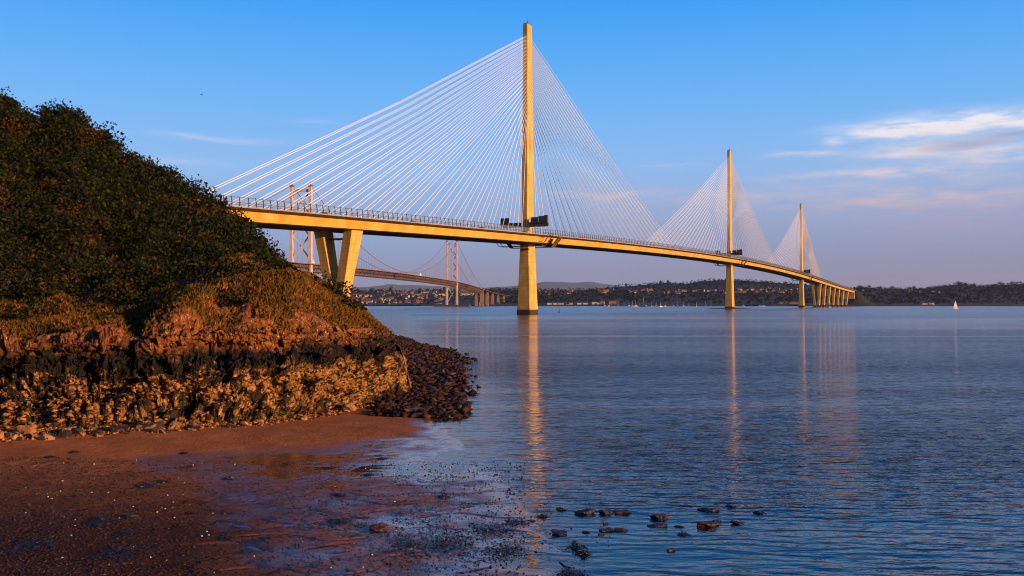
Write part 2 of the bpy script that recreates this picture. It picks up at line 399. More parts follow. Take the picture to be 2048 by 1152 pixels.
def mesh_np(name, V, Q, m, parent=None, smooth=False, nv=4):
    me = bpy.data.meshes.new(name)
    me.vertices.add(len(V)); me.vertices.foreach_set('co', np.asarray(V, np.float32).ravel())
    nq = len(Q); me.loops.add(nq * nv); me.loops.foreach_set('vertex_index', np.asarray(Q, np.int32).ravel())
    me.polygons.add(nq); me.polygons.foreach_set('loop_start', np.arange(nq, dtype=np.int32) * nv)
    me.update(calc_edges=True)
    if smooth: me.polygons.foreach_set('use_smooth', np.ones(nq, bool))
    me.materials.append(m)
    o = bpy.data.objects.new(name, me); COL.objects.link(o)
    if parent is not None: o.parent = parent
    return o
def grid_faces(nu, nt):
    i = np.arange(nu - 1)[:, None]; j = np.arange(nt - 1)[None, :]
    a = i * nt + j
    return np.stack([a, a + nt, a + nt + 1, a + 1], -1).reshape(-1, 4)

# numpy noise
def h3(ix, iy, iz, seed):
    n = (ix.astype(np.int64) * 374761393 + iy.astype(np.int64) * 668265263 + iz.astype(np.int64) * 2147483647 + seed * 144665) & 0xffffffff
    n = ((n ^ (n >> 13)) * 1274126177) & 0xffffffff
    n = ((n ^ (n >> 16)) * 2246822519) & 0xffffffff
    return ((n ^ (n >> 15)) & 0xffffff) / float(0xffffff)
def vnoise(P, seed=0):
    f = np.floor(P); t = P - f; t = t * t * (3 - 2 * t); f = f.astype(np.int64); out = 0
    for dx in (0, 1):
        for dy in (0, 1):
            for dz in (0, 1):
                w = (t[..., 0] if dx else 1 - t[..., 0]) * (t[..., 1] if dy else 1 - t[..., 1]) * (t[..., 2] if dz else 1 - t[..., 2])
                out = out + w * h3(f[..., 0] + dx, f[..., 1] + dy, f[..., 2] + dz, seed)
    return out * 2 - 1
def fbm(P, o=4, seed=0, g=.5):
    a = 1; s = 0
    for i in range(o): s = s + a * vnoise(P * (2.03 ** i), seed + i); a *= g
    return s
def facets(P, seed=0):
    """blocky noise: every voronoi cell is a tilted plane"""
    f = np.floor(P).astype(np.int64); best = np.full(P.shape[:-1], 9.); val = np.zeros(P.shape[:-1])
    for dx in (-1, 0, 1):
        for dy in (-1, 0, 1):
            for dz in (-1, 0, 1):
                c = f + np.array([dx, dy, dz]); jx = h3(c[..., 0], c[..., 1], c[..., 2], seed); jy = h3(c[..., 0], c[..., 1], c[..., 2], seed + 1); jz = h3(c[..., 0], c[..., 1], c[..., 2], seed + 2)
                q = P - (c + np.stack([jx, jy, jz], -1)); d = (q ** 2).sum(-1); m = d < best
                v = (h3(c[..., 0], c[..., 1], c[..., 2], seed + 3) - .5) + .9 * (q[..., 0] * (jy - .5) + q[..., 1] * (jz - .5) + q[..., 2] * (jx - .5)) * 2
                best = np.where(m, d, best); val = np.where(m, v, val)
    return val

def leaf_quads(C, S, nrm=None, flat=0.0, aspect=.7):
    """one small bent-free leaf quad (diamond) at each centre"""
    n = len(C); a = rng.normal(size=(n, 3)); b = rng.normal(size=(n, 3))
    if flat: a[:, 2] *= 1 - flat; b[:, 2] *= 1 - flat
    a /= np.linalg.norm(a, axis=1)[:, None]; b -= a * (a * b).sum(1)[:, None]; b /= np.linalg.norm(b, axis=1)[:, None]
    a *= S[:, None]; b *= (S * aspect)[:, None]
    V = np.stack([C - a, C - b * .9 + a * .15, C + a, C + b], 1).reshape(-1, 3)
    return V, np.arange(n * 4).reshape(-1, 4)

# ------------------------------------------------------------------ sea
def px(x, y, D): return Vector(((x - 1024) / F * D, D, CAMZ + (HOR - y) / F * D))
me = MB(); me.poly([(-30000, -2000, 0), (30000, -2000, 0), (30000, 30000, 0), (-30000, 30000, 0)])
tag(me.build('water', M['water']), kind='structure')
me = MB(); me.poly([(-30500, -2500, -3), (30500, -2500, -3), (30500, 30500, -3), (-30500, 30500, -3)])
tag(me.build('ground', M['sand']), kind='structure')

# ------------------------------------------------------------------ beach (heightfield in plan)
SH_D = [10, 20, 26.6, 30.6, 35, 41, 45, 50, 55, 59.5, 66, 79, 95, 110, 125, 137, 150, 165, 190, 228, 260, 300, 400]
SH_X = [4.5, 3.0, 1.8, 1.25, .7, -.3, -1.2, -2.4, -3.6, -4.1, -4.7, -5.6, -6.3, -6.9, -7.6, -8.4, -10.5, -15, -21.5, -31, -44, -62, -110]
def beach_z(X, D):
    dist = np.interp(D, SH_D, SH_X) - X + np.where(D > 57, 1.0, 0) * np.clip((D - 57) / 20, 0, 1) * fbm(np.stack([D * .22, X * .12, 0 * X], -1), 4, 25) * 1.5
    P = np.stack([X, D, np.zeros_like(X)], -1)
    n = fbm(P * np.array([.28, .28, 1]), 4, 5); m_ = fbm(P * np.array([.9, .9, 1]), 4, 15)
    w = np.interp(D, [26, 34, 42, 47, 50.5, 54, 60], [9, 11, 15, 17, 10, 1.5, 1.0])       # width of the nearly level wet apron
    z = np.where(dist < 0, dist * .06, np.minimum(dist, w) * .0042 + np.maximum(dist - w, 0) * .030)
    f_ = fbm(P * np.array([2.2, 3.4, 1]), 4, 35)
    z = z + n * .026 * np.clip(dist / 2 + .4, .2, 1) + m_ * .011 + f_ * .007 * np.clip((D < 60) + .0, 0, 1)
    z = z + np.interp(D, [24, 40, 43.5, 48, 52], [.033, .022, -.006, -.004, .025]) * np.clip(dist / 1.5, 0, 1)
    # run-off channels draining the apron
    for (x0, x1, d0, amp, ph, sd_) in ((-13, 0, 32.6, .5, .3, .16), (-11, 1, 35.5, .6, 1.4, .16), (-12, 2, 30.3, .4, 2.2, .13), (-9, 0, 38.5, .5, .8, .16), (-8, 1, 28.6, .35, 3.0, .10), (-10, 1, 31.4, .3, 1.1, .07), (-14, 0, 33.9, .4, 2.6, .08), (-9, 1, 36.8, .5, .1, .09), (-8, 1, 40.1, .4, 1.9, .12), (-9, 2, 29.4, .3, 4.0, .06), (-13, 0, 27.4, .3, .6, .07)):
        dc = d0 + amp * np.sin(X * .55 + ph) + .35 * np.sin(X * 1.7 + ph * 2) + .05 * X
        g = np.exp(-((D - dc) / sd_) ** 2) * np.clip((X - x0) / 3, 0, 1)
        g = g * np.clip(.75 + 1.1 * m_ + .5 * n, 0, 1)
        z = z - g * (.035 + np.clip(z, 0, .12) * .9)
    z = z + np.where(D > 62, np.clip(dist, 0, 8) * .05, 0) * np.clip((D - 62) / 12, 0, 1)
    return z
na, nd = 900, 960
A = np.linspace(-.95, .22, na); Dd = np.concatenate([np.linspace(12, 23.9, 60), np.linspace(24, 56, 640), np.geomspace(56.2, 320, 260)])
AA, DD = np.meshgrid(A, Dd, indexing='ij'); XX = AA * DD
ZZ = beach_z(XX, DD); ZZ = np.maximum(ZZ, -1.5)
V = np.stack([XX, DD, ZZ], -1).reshape(-1, 3)
tag(mesh_np('beach', V, grid_faces(na, nd), M['sand'], smooth=True), kind='structure')

# ------------------------------------------------------------------ headland
HC = [ # x, y_base, D_base, y_low, y_notch, y_upper, y_bush, y_ridge, D_ridge
    (-420, 905, 50, 748, 705, 668, 655, 120, 140), (-200, 900, 50, 748, 705, 665, 650, 165, 133),
    (0, 893, 51, 745, 710, 672, 645, 203, 128), (60, 890, 51.5, 745, 708, 664, 642, 232, 127), (100, 885, 52, 742, 706, 660, 640, 226, 126), (200, 882, 53, 738, 704, 648, 635, 256, 123),
    (240, 878, 53.5, 735, 704, 650, 632, 300, 121), (262, 876, 54, 735, 706, 684, 630, 330, 119), (285, 876, 54, 735, 704, 680, 625, 330, 119), (305, 875, 54, 735, 700, 650, 612, 345, 118), (345, 872, 54.6, 733, 697, 624, 596, 362, 117), (400, 866, 56, 730, 695, 612, 578, 392, 114),
    (450, 862, 57, 727, 692, 626, 568, 425, 111), (500, 858, 58, 725, 690, 640, 556, 458, 108), (545, 853, 59, 721, 690, 646, 548, 500, 105), (580, 850, 60, 720, 688, 650, 542, 522, 102),
    (600, 846, 61, 717, 686, 652, 560, 530, 100), (650, 838, 63, 712, 684, 652, 600, 562, 96),
    (700, 830, 66, 708, 681, 654, 622, 594, 92), (730, 824, 68, 706, 680, 656, 636, 616, 89), (760, 815, 70.5, 704, 680, 662, 654, 646, 85), (785, 806, 73.5, 703, 684, 674, 670, 667, 81),
    (797, 802, 75, 704, 694, 690, 688, 686, 79)]
HC = np.array(HC, float)
def zy(y, D): return CAMZ + (HOR - y) / F * D
def profile(x):
    v = [np.interp(x, HC[:, 0], HC[:, k]) for k in range(1, 9)]
    yb, Db, yl, yn, yu, ybs, yr, Dr = v
    bump_ = np.interp(x, [0, 75, 130, 200, 245, 262, 285, 300, 340, 434, 486, 555, 620], [.9, 2.2, 1.0, 2.4, 2.6, .6, .2, .5, 1.3, 1.1, 1.3, 2.3, .3])
    sl = 3.2 * min(1.0, max(0.0, (430 - x) / 140)); yl = yl + 0
    pts = [(Db - 1.5, -.6), (Db, zy(yb, Db)), (Db + 1.8 + sl * .6, zy(yb, Db) + (zy(yl, Db + 4) - zy(yb, Db)) * .45), (Db + 3.2 + sl * .5, zy(yl, Db + 3.2 + sl * .5)),
           (Db + 5.2, zy(yl - 6, Db + 5.2)), (Db + 5.6, zy(yn, Db + 5.6)), (Db + 5.0, zy(yn, Db + 5.0) + .25 * (zy(yu, Db + 6) - zy(yn, Db + 6))),
           (Db + 7.0, zy(yu, Db + 7.0))]
    Dg = Db + 7.0 + (Dr - Db - 7.0) * .14; pts.append((Dg, zy(ybs, Dg)))
    zr = zy(yr, Dr) - bump_; zg = zy(ybs, Dg)
    for k in (.33, .66): pts.append((Dg + (Dr - Dg) * k, zg + (zr - zg) * (k - .02 * math.sin(k * math.pi))))
    pts.append((Dr, zr))
    back = min(1.0, max(0.0, (760 - x) / 60))
    pts += [(Dr + 15, max(zr * .92, 0) * back - .3 * (1 - back)), (Dr + 60, zr * .8 * back - .6 * (1 - back)), (Dr + 380 * (back * .9 + .1), 4.0 * back - .8)]
    return np.array(pts)
xs = np.concatenate([np.arange(-420, 0, 2.4), np.arange(0, 797, 1.0), np.linspace(797, 800, 10)])
NP_ = 15
seg_n = [4, 22, 40, 46, 26, 26, 26, 44, 34, 40, 40, 30, 12, 12, 8]
ts = np.concatenate([np.arange(n) / n + i for i, n in enumerate(seg_n[:NP_ - 1])] + [[NP_ - 1.0]])
H = np.zeros((len(xs), len(ts), 3))
for i, x in enumerate(xs):
    p = profile(x); k = np.clip(ts.astype(int), 0, len(p) - 2); fr_ = ts - k
    q = p[k] * (1 - fr_)[:, None] + p[k + 1] * fr_[:, None]
    a = (x - 1024) / F; H[i, :, 0] = a * q[:, 0]; H[i, :, 1] = q[:, 0]; H[i, :, 2] = q[:, 1]
# end wall of the headland: the last columns fold down the right-hand side
last = H[-1].copy(); folds = []
for k in range(1, 41):
    f = k / 40; c = last.copy(); c[:, 2] = last[:, 2] * (1 - f) + (-.5) * f; c[:, 0] += .9 * math.sin(f * math.pi / 2) ; folds.append(c)
H = np.concatenate([H, np.array(folds)], 0)
Hb = H.copy()
gu = np.gradient(H, axis=0); gt = np.gradient(H, axis=1); N = np.cross(gu, gt); N /= np.linalg.norm(N, axis=-1)[..., None] + 1e-9
N *= np.sign((N[..., 1:2] * -1 + N[..., 2:3]).mean())
for _ in range(3): N = (N + np.roll(N, 1, 1) + np.roll(N, -1, 1) + np.roll(N, 3, 1) + np.roll(N, -3, 1)) / 5
tt = np.broadcast_to(ts[None, :], H.shape[:2])
wr = np.interp(tt, [0, 1, 1.4, 6.9, 7.6, 9], [.1, .45, 1, 1, .25, .12])
tilt = np.array([[1, 0, .25], [0, 1, 0], [-.25, 0, 1]])
Pt = H @ tilt
big = fbm(H * .16, 3, 31); d1 = facets(Pt * np.array([.55, .55, .85]), 41); d2 = facets(Pt * np.array([1.5, 1.5, 1.9]), 51); fn = fbm(H * 1.3, 4, 61); d3 = facets(Pt * np.array([3.6, 3.6, 4.4]), 57)
gul = -np.clip(vnoise(H * np.array([.33, .12, .03]) + 7.7, 71) - .25, 0, 1) * 3.0 * np.interp(tt, [1, 2, 3, 6, 7.3, 8], [.3, 1, 1, 1, .8, 0])
wr = wr * np.interp(tt, [3.1, 3.8, 5.6, 6.0, 6.3, 6.8], [1, .55, .55, .8, .5, .25])
bh = H[..., 2] * 1.05 + H[..., 0] * .10 + .45 * vnoise(H * .35, 66); bed = (bh - np.floor(bh)) ** .7 * .55 + (bh * 2.7 - np.floor(bh * 2.7)) * .18 - .35
disp = wr * (big * .8 + d1 * .85 + d2 * .75 + d3 * .30 + fn * .08 - .25 + bed) + gul * .8
edge = np.ones(len(H)); edge[-75:-38] = np.linspace(1, .30, 37); edge[-38:] = .3
H = H + N * (disp * edge[:, None])[..., None]
H[:, -3:, 2] = np.minimum(H[:, -3:, 2], Hb[:, -3:, 2])
nu, nt_ = H.shape[:2]
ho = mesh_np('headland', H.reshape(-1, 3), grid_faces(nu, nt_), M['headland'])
gat = ho.data.attributes.new('grass', 'FLOAT', 'POINT')
gval = np.clip((tt - 6.75 + .55 * fbm(Hb * .5, 3, 81)) / .6, 0, 1)
gat.data.foreach_set('value', gval.astype(np.float32).ravel())
tag(ho, kind='structure')

# scrub: bush lobes over the slope, each a shell of small leaves
def cell_area(Hg):
    a = np.linalg.norm(np.cross(Hg[1:, :-1] - Hg[:-1, :-1], Hg[:-1, 1:] - Hg[:-1, :-1]), axis=-1); return a
def sample_surface(n, wfun):
    ar = cell_area(Hb); w = ar * wfun[:-1, :-1]; w = w.ravel() / w.sum()
    idx = rng.choice(len(w), n, p=w); i = idx // (nt_ - 1); j = idx % (nt_ - 1)
    u = rng.random(n)[:, None]; v = rng.random(n)[:, None]
    return (H[i, j] * (1 - u) + H[i + 1, j] * u) * (1 - v) + H[i, j + 1] * v, i, j
XP = np.broadcast_to(np.concatenate([xs, np.full(40, 800)])[:, None], H.shape[:2])
bushw = np.where((tt > 8.0 + .5 * fbm(Hb * .15, 2, 91)) & (tt < 12.2) & (XP < 572 + 25 * vnoise(Hb * .3, 3)), 1.0, 0.0)
bushw *= np.where((XP > 470) & (tt < 9.2 + (XP - 470) / 60.) & (fbm(Hb * .12, 2, 3) > -.5), .10, 1.0)
bushw = np.maximum(bushw, np.where((tt > 7.3) & (tt <= 8.2) & (XP < 640) & (fbm(Hb * .6, 2, 13) > .15), .45, 0)); bushw = np.maximum(bushw, np.where((tt > 8) & (tt < 11) & (XP > 470) & (XP < 720) & (fbm(Hb * .45, 2, 23) > .25), .4, 0))
C, ci, cj = sample_surface(4000, bushw)
rad = .5 + rng.random(len(C)) ** 3.2 * 2.3
rad *= np.interp(C[:, 1], [60, 75, 130], [.55, .85, 1.15]) * np.interp((C[:, 0] / C[:, 1]) * F + 1024, [460, 580], [1, .6])
reps = (40 + 60 * rad ** 1.5).astype(int)
base = np.repeat(C, reps, 0); rr = np.repeat(rad, reps)
dirs = rng.normal(size=(len(base), 3)); dirs[:, 2] = np.abs(dirs[:, 2]) * .9 - .25; dirs /= np.linalg.norm(dirs, axis=1)[:, None]
lob = 1 + .35 * vnoise(dirs * 2.2 + base * .7, 5)
pos = base + dirs * (rr * lob * (.62 + .42 * rng.random(len(base))))[:, None] * np.array([1, 1, .85])
pos[:, 2] += rr * .25
V, Q = leaf_quads(pos, (.12 + .15 * rng.random(len(pos)) ** 2) * np.interp(base[:, 1], [60, 130], [.75, 1.1]))
tag(mesh_np('scrub', V, Q, M['scrub']), kind='stuff', label='dense dark scrub covering the headland slope', cat='scrub')
# grass over the lower slope and shoulder
gw = np.where((gval > .45) & (tt < 12.1) & (XP < 790), 1.0, 0.0) * np.where(bushw > .5, .12, 1.0)
C, ci, cj = sample_surface(110000, gw)
n = len(C); th = rng.random(n) * 6.283; hgt = .10 + .22 * rng.random(n); wd = .03 + .03 * rng.random(n)
lean = rng.normal(size=(n, 3)) * .12; lean[:, 2] = 0
dx = np.stack([np.cos(th), np.sin(th), 0 * th], 1) * wd[:, None]; top = C + lean + np.stack([0 * th + .05, 0 * th, hgt], 1)
V = np.stack([C - dx * 1.6, C + dx * 1.6, top + dx * .3, top - dx * .3], 1).reshape(-1, 3)
tag(mesh_np('grass', V, np.arange(n * 4).reshape(-1, 4), M['grass']), kind='stuff', label='rough orange grass on the headland shoulder above the rocks', cat='grass')

# bare dead twigs poking out of the scrub above the rocks
M['twig'] = mat('dead_twigs', (.24, .11, .045), .8)
for x, y, sz, lb in ((30, 596, .75, 'bare dead shrub lowest at the far left of the scrub'), (72, 585, .85, 'pale bare shrub twigs in the scrub at the far left'), (96, 602, .55, 'small bare shrub below the taller pale twigs'), (150, 578, .8, 'bright bare shrub with two forks above the grass'), (318, 556, .7, 'bare orange shrub in the middle of the scrub'), (262, 600, .5, 'small leafless shrub above the cleft in the rocks')):
    p_ = profile(x); Dt = p_[8][0] + 3.0 + max(0, (630 - y)) * .06; zt_ = float(np.interp(Dt, p_[8:12, 0], p_[8:12, 1])); q = MB(); bs = Vector(((x - 1024) / F * Dt, Dt - .8, zt_ + .3))
    for k in range(7):
        a = Vector((0, 0, -.3)); d_ = Vector((rnd.uniform(-.6, .6), rnd.uniform(-.5, .1), 1)).normalized(); r0 = .022
        for j in range(4):
            b = a + d_ * sz * .32; q.tube(a, b, r0, r0 * .7, 4); r0 *= .7
            e = b + (d_ + Vector((rnd.uniform(-.8, .8), rnd.uniform(-.4, .4), .1))).normalized() * sz * .25; q.tube(b, e, r0, .006, 4)
            a = b; d_ = (d_ + Vector((rnd.uniform(-.4, .4), rnd.uniform(-.3, .3), 0))).normalized()
    o = q.build('dead_shrub', M['twig']); o.location = bs; tag(o, lb, 'shrub', 'bare shrubs in the scrub')
# skyline bushes that stand out one by one
def make_bush(name, base_, w, h, label, nl=900):
    root = empty(name, base_, label=label, cat='bush', group='bushes standing out on the headland skyline')
    t = MB()
    for k in range(5):
        a = rnd.uniform(0, 6.28); r = rnd.uniform(.1, .35) * w
        t.tube((0, 0, -.6), (math.cos(a) * r, math.sin(a) * r, h * rnd.uniform(.45, .75)), .09, .03, 5)
    t.build('trunk', M['bark'], root, local=True)
    cs = np.array([[rnd.uniform(-.42, .42) * w, rnd.uniform(-.3, .3) * w, h * rnd.uniform(.35, .85)] for _ in range(9)])
    k = rng.integers(0, 9, nl); d = rng.normal(size=(nl, 3)); d /= np.linalg.norm(d, axis=1)[:, None]
    p = cs[k] + d * (w * .20 * (.5 + .6 * rng.random(nl)))[:, None]
    V, Q = leaf_quads(p, .12 + .09 * rng.random(nl)); mesh_np('crown', V, Q, M['scrub'], root)
    return root
def ridge_at(x):
    p = profile(x); return Vector(((x - 1024) / F * p[11][0], p[11][0], p[11][1]))
for x, w, h, lb in ((18, 2.6, 2.6, 'ragged bush at the very top left of the headland skyline'), (55, 2.0, 2.4, 'spiky dark bush just left of the dip in the headland skyline'),
                    (108, 3.0, 2.6, 'rounded dark tree-like bush beside the dip in the headland skyline'), (150, 3.6, 3.0, 'broad dark bush with sky showing through below its crown'),
                    (200, 2.6, 2.3, 'small rounded bush on the skyline right of the broad see-through bush'), (262, 2.4, 2.0, 'bush on the headland skyline halfway down to the cable ends'),
                    (318, 2.2, 1.9, 'low bush on the steep part of the headland skyline'), (372, 2.2, 1.8, 'bush on the skyline just left of the highest stay cable end'),
                    (428, 2.2, 1.9, 'dark bush in front of the bridge parapet end'), (478, 2.0, 1.9, 'dark bush overlapping the end of the yellow bridge girder'),
                    (540, 1.7, 1.6, 'dark bush on the skyline below the bridge deck'), (574, 1.5, 1.4, 'last bush on the skyline before the bare grassy shoulder')):
    make_bush('bush', ridge_at(x) + Vector((0, -.5, -.1)), w, h, lb)

# ------------------------------------------------------------------ stones
def rock_mesh(name, m, seed, sub=2, cuts=14, squash=(1, .8, .6), rough=.05):
    """angular block: convex hull of a few random points, edges chipped"""
    import bmesh
    r_ = np.random.default_rng(seed); bm = bmesh.new()
    P = r_.normal(size=(cuts, 3)); P /= np.abs(P).max(1)[:, None] ** .55 * np.linalg.norm(P, axis=1)[:, None] ** .45
    for p in P: bm.verts.new(tuple(p))
    bmesh.ops.convex_hull(bm, input=bm.verts[:])
    for v in [v for v in bm.verts if not v.link_faces]: bm.verts.remove(v)
    if sub:
        bmesh.ops.bevel(bm, geom=bm.edges[:], offset=.10, segments=1, affect='EDGES', clamp_overlap=True)
        bmesh.ops.triangulate(bm, faces=bm.faces[:])
        bmesh.ops.subdivide_edges(bm, edges=bm.edges[:], cuts=sub, use_grid_fill=True)
        Q = np.array([v.co[:] for v in bm.verts]); Q *= (1 + rough * fbm(Q * 2.2 + seed, 4, seed))[:, None]
        for v, p in zip(bm.verts, Q): v.co = p
    for v in bm.verts: v.co = (v.co[0] * squash[0], v.co[1] * squash[1], v.co[2] * squash[2])
    bmesh.ops.triangulate(bm, faces=bm.faces[:])
    me = bpy.data.meshes.new(name); bm.to_mesh(me); bm.free(); me.materials.append(m)
    return me
RM = [rock_mesh('boulder', M['boulder'], s, squash=(1, .8 + .1 * (s % 3), .55 + .12 * (s % 4))) for s in range(8)]
RD = [rock_mesh('boulder', M['boulder_dark'], 20 + s, squash=(1, .9, .5 + .1 * (s % 3))) for s in range(6)]
RW = [rock_mesh('boulder', M['boulder_wet'], 40 + s, cuts=17, rough=.16, squash=(1, .7, .42 + .08 * (s % 3))) for s in range(6)]
def stone(meshes, loc, size, label, cat, group, name='boulder', rz=None, sc=None):
    o = bpy.data.objects.new(name, rnd.choice(meshes)); COL.objects.link(o); o.location = loc
    o.rotation_euler = (rnd.uniform(-.3, .3), rnd.uniform(-.3, .3), rnd.uniform(0, 6.28) if rz is None else rz)
    k = sc or (rnd.uniform(.8, 1.2), rnd.uniform(.7, 1.1), rnd.uniform(.6, 1.1)); o.scale = tuple(size * q for q in k)
    return tag(o, label, cat, group)
def bz(X, D): return float(beach_z(np.array([X]), np.array([D]))[0])
# ochre boulders along the foot of the cliff
toe = np.where((tt > 1.0) & (tt < 2.6) & (XP > -60), 1.0, 0.0) * np.where(XP < 430, 1.0, .10)
Cb, ci, cj = sample_surface(110, toe)
for i in range(200):
    if i < 110: X, D, z0 = Cb[i]; s = .14 + .34 * rnd.random() ** 2.0
    else:
        x = rnd.uniform(-60, 790) if i > 140 else rnd.uniform(-60, 300)
        D = profile(x)[1][0] - rnd.uniform(-.2, 1.2) - abs(rnd.gauss(0, .3)); X = (x - 1024) / F * D; z0 = max(bz(X, D), .03)
        s = .12 + .42 * rnd.random() ** 2.2
        if i in (112, 118, 131, 150, 163, 170, 188): s = rnd.uniform(.55, .75)
    stone(RM, (X, D, z0 + s * .15), s, 'angular ochre boulder with black weed at the foot of the headland cliff', 'boulder', 'ochre boulders at the foot of the cliff')
# dark stones on the spit behind the cliff
for i in range(130):
    D = 64 + (rnd.random() ** 1.6) * 120; Xs = np.interp(D, SH_D, SH_X); x0 = (800 - 1024) / F * D
    X = rnd.uniform(x0, Xs + 1.2) if rnd.random() < .6 else Xs + rnd.gauss(.2, .8); s = .15 + .7 * rnd.random() ** 2.2
    stone(RD, (X, D, max(bz(X, D), 0) + s * .1), s, 'dark weed-covered boulder on the stony spit right of the cliff', 'boulder', 'dark boulders on the stony spit')
# the rest of the spit's stones and the shingle on the sand
M['cobble'] = leafmat('shore_cobbles', (.010, .006, .004), (.075, .036, .018), (.17, .07, .028), .8, .3)
def rubble(name, n, xy, smin, smax, m, label, cat, zoff=.2, pw=3.0):
    Vs, Fs, off = [], [], 0
    for kind_ in range(7):
        b_ = rock_mesh('tmp', m, 300 + kind_, sub=0, cuts=9); bv = np.array([v.co[:] for v in b_.vertices]); bf = np.array([p.vertices[:] for p in b_.polygons]); bpy.data.meshes.remove(b_)
        XY = xy(n // 7); k_ = len(XY); s = smin + (smax - smin) * rng.random(k_) ** pw
        z = XY[:, 2] if XY.shape[1] == 3 else np.maximum(beach_z(XY[:, 0], XY[:, 1]), 0)
        z = z + s * zoff
        rt = rng.normal(size=(k_, 3, 3)); q_, _ = np.linalg.qr(rt); fl_ = np.array([1, 1, .62])
        L = np.einsum('vj,kij->kvi', bv, q_) * fl_ * (.65 + .5 * rng.random((k_, 1, 3))) * s[:, None, None]
        V = L + np.stack([XY[:, 0], XY[:, 1], z], 1)[:, None, :]
        Vs.append(V.reshape(-1, 3)); Fs.append((bf[None] + (np.arange(k_) * len(bv))[:, None, None]).reshape(-1, 3) + off); off += k_ * len(bv)
    return tag(mesh_np(name, np.concatenate(Vs), np.concatenate(Fs), m, nv=3), kind='stuff', label=label, cat=cat)
M['cobble'] = leafmat('shore_cobbles', (.010, .006, .004), (.075, .036, .018), (.17, .07, .028), .8, .3)
M['rubble_ochre'] = leafmat('ochre_rubble', (.05, .022, .009), (.46, .20, .055), (.26, .09, .025), .6, .5)
rubble('rubble', 9000, lambda n: sample_surface(n, toe * np.where(fbm(Hb * .5, 3, 12) > -.15, 1, .1))[0], .04, .34, M['rubble_ochre'], 'broken ochre stones lying over the foot of the cliff', 'stones', zoff=.1)
def xy_spit(n):
    D = 63 + np.abs(rng.normal(size=n)) * 1.5 * (rng.random(n) < .3) + rng.random(n) ** 1.4 * 160; Xs = np.interp(D, SH_D, SH_X) + 1.6 * fbm(np.stack([D * .35, 0 * D, 0 * D], 1), 3, 44) * np.clip((D - 60) / 30, .3, 1); x0 = (740 - 1024) / F * D
    D = D + 5 * np.clip(vnoise(np.stack([rng.random(n) * .2 + D * 0, D * .9, D * 0], 1), 8) + .3, 0, 1) * (D < 70)
    return np.stack([x0 + (Xs + .4 + 1.6 * rng.random(n) ** 3 - x0) * rng.random(n) ** .8, D], 1)
rubble('rubble', 24000, xy_spit, .05, .62, M['cobble'], 'dark weedy stones heaped on the low spit beside the water', 'stones')
def xy_foot(n):
    x = rng.uniform(-60, 800, n); Db = np.interp(x, HC[:, 0], HC[:, 2]); D = Db - np.abs(rng.normal(size=n)) * .8 + rng.random(n) * 1.6
    return np.stack([(x - 1024) / F * D, D], 1)
rubble('rubble', 3500, xy_foot, .03, .25, M['rubble_ochre'], 'small ochre stones spilled along the bottom of the cliff', 'stones')
def xy_shingle(n):
    D = 24 + rng.random(n) ** 1.1 * 22; x = rng.normal(100, 190, n); x = np.where(rng.random(n) < .4, rng.uniform(-30, 1050, n), x)
    return np.stack([(x - 1024) / F * D, D], 1)
M['pebble'] = leafmat('pebbles', (.012, .008, .007), (.11, .05, .034), (.22, .08, .035), .3, .8, hi=(.75, .66, .6))
rubble('shingle', 42000, xy_shingle, .008, .065, M['pebble'], 'mixed pebbles and shells scattered over the lower beach', 'shingle', pw=3)

# rocks standing in the shallow water, at the photograph's places
def at(x, y, z=0.0): D = (CAMZ - z) * F / (y - HOR); return Vector(((x - 1024) / F * D, D, z))
WR = [(1170, 1023, 46, 'broad black rock nearest the shore in the row of wet rocks'), (1212, 1022, 36, 'reddish wet rock between two darker ones in the far row'), (1244, 1020, 42, 'dark pointed rock at the right of the far row'),
      (1211, 1043, 15, 'tiny wet rock just below the far row'), (1212, 1056, 34, 'wet rock lying beside another below the far row'), (1243, 1056, 34, 'oval wet rock at the right of the lower pair'),
      (1201, 1065, 14, 'small wet rock touching the lower pair from below'), (1319, 1032, 38, 'thin flat rock just showing above the water'), (1313, 1047, 40, 'oval reddish rock under the thin flat one'),
      (1357, 1049, 20, 'small square dark rock alone in the water'), (1415, 1016, 46, 'largest reddish block farthest out in the water'), (1432, 1039, 18, 'rounded dark rock on a flat ledge awash'),
      (1415, 1047, 48, 'flat ledge awash behind a rounded rock'), (1474, 1043, 28, 'square black block farthest right in the water'), (1172, 1060, 20, 'small dark rock with weed trailing from it'),
      (1117, 1064, 40, 'low reddish rock at the edge of the wet sand'), (1066, 1037, 16, 'small dark rock on the shoreline'), (1340, 1096, 22, 'low weedy rock by itself nearest the bottom of the photo'),
      (262, 1040, 38, 'black rounded stone standing on the sand at the left'), (758, 1056, 42, 'dark flat stone beside the blue run-off pool'), (921, 815, 26, 'dark rock in the water off the stony spit')]
for i, (x, y, w, lb) in enumerate(WR):
    p = at(x, y + 3, .0); s = w / 2 / F * p.y
    if x < 1000: p.z = bz(p.x, p.y)
    s *= .86
    o = stone(RW, (p.x, p.y, p.z + s * .08), s, lb, 'rock', 'rocks standing in the shallows', name='shore_rock', rz=rnd.uniform(-.3, .3) if w < 60 else 0,
              sc=(rnd.uniform(.95, 1.25), rnd.uniform(.7, 1.2), .85 if w < 24 else rnd.uniform(.5, .85))); o.rotation_euler.x *= .6; o.rotation_euler.y *= .6
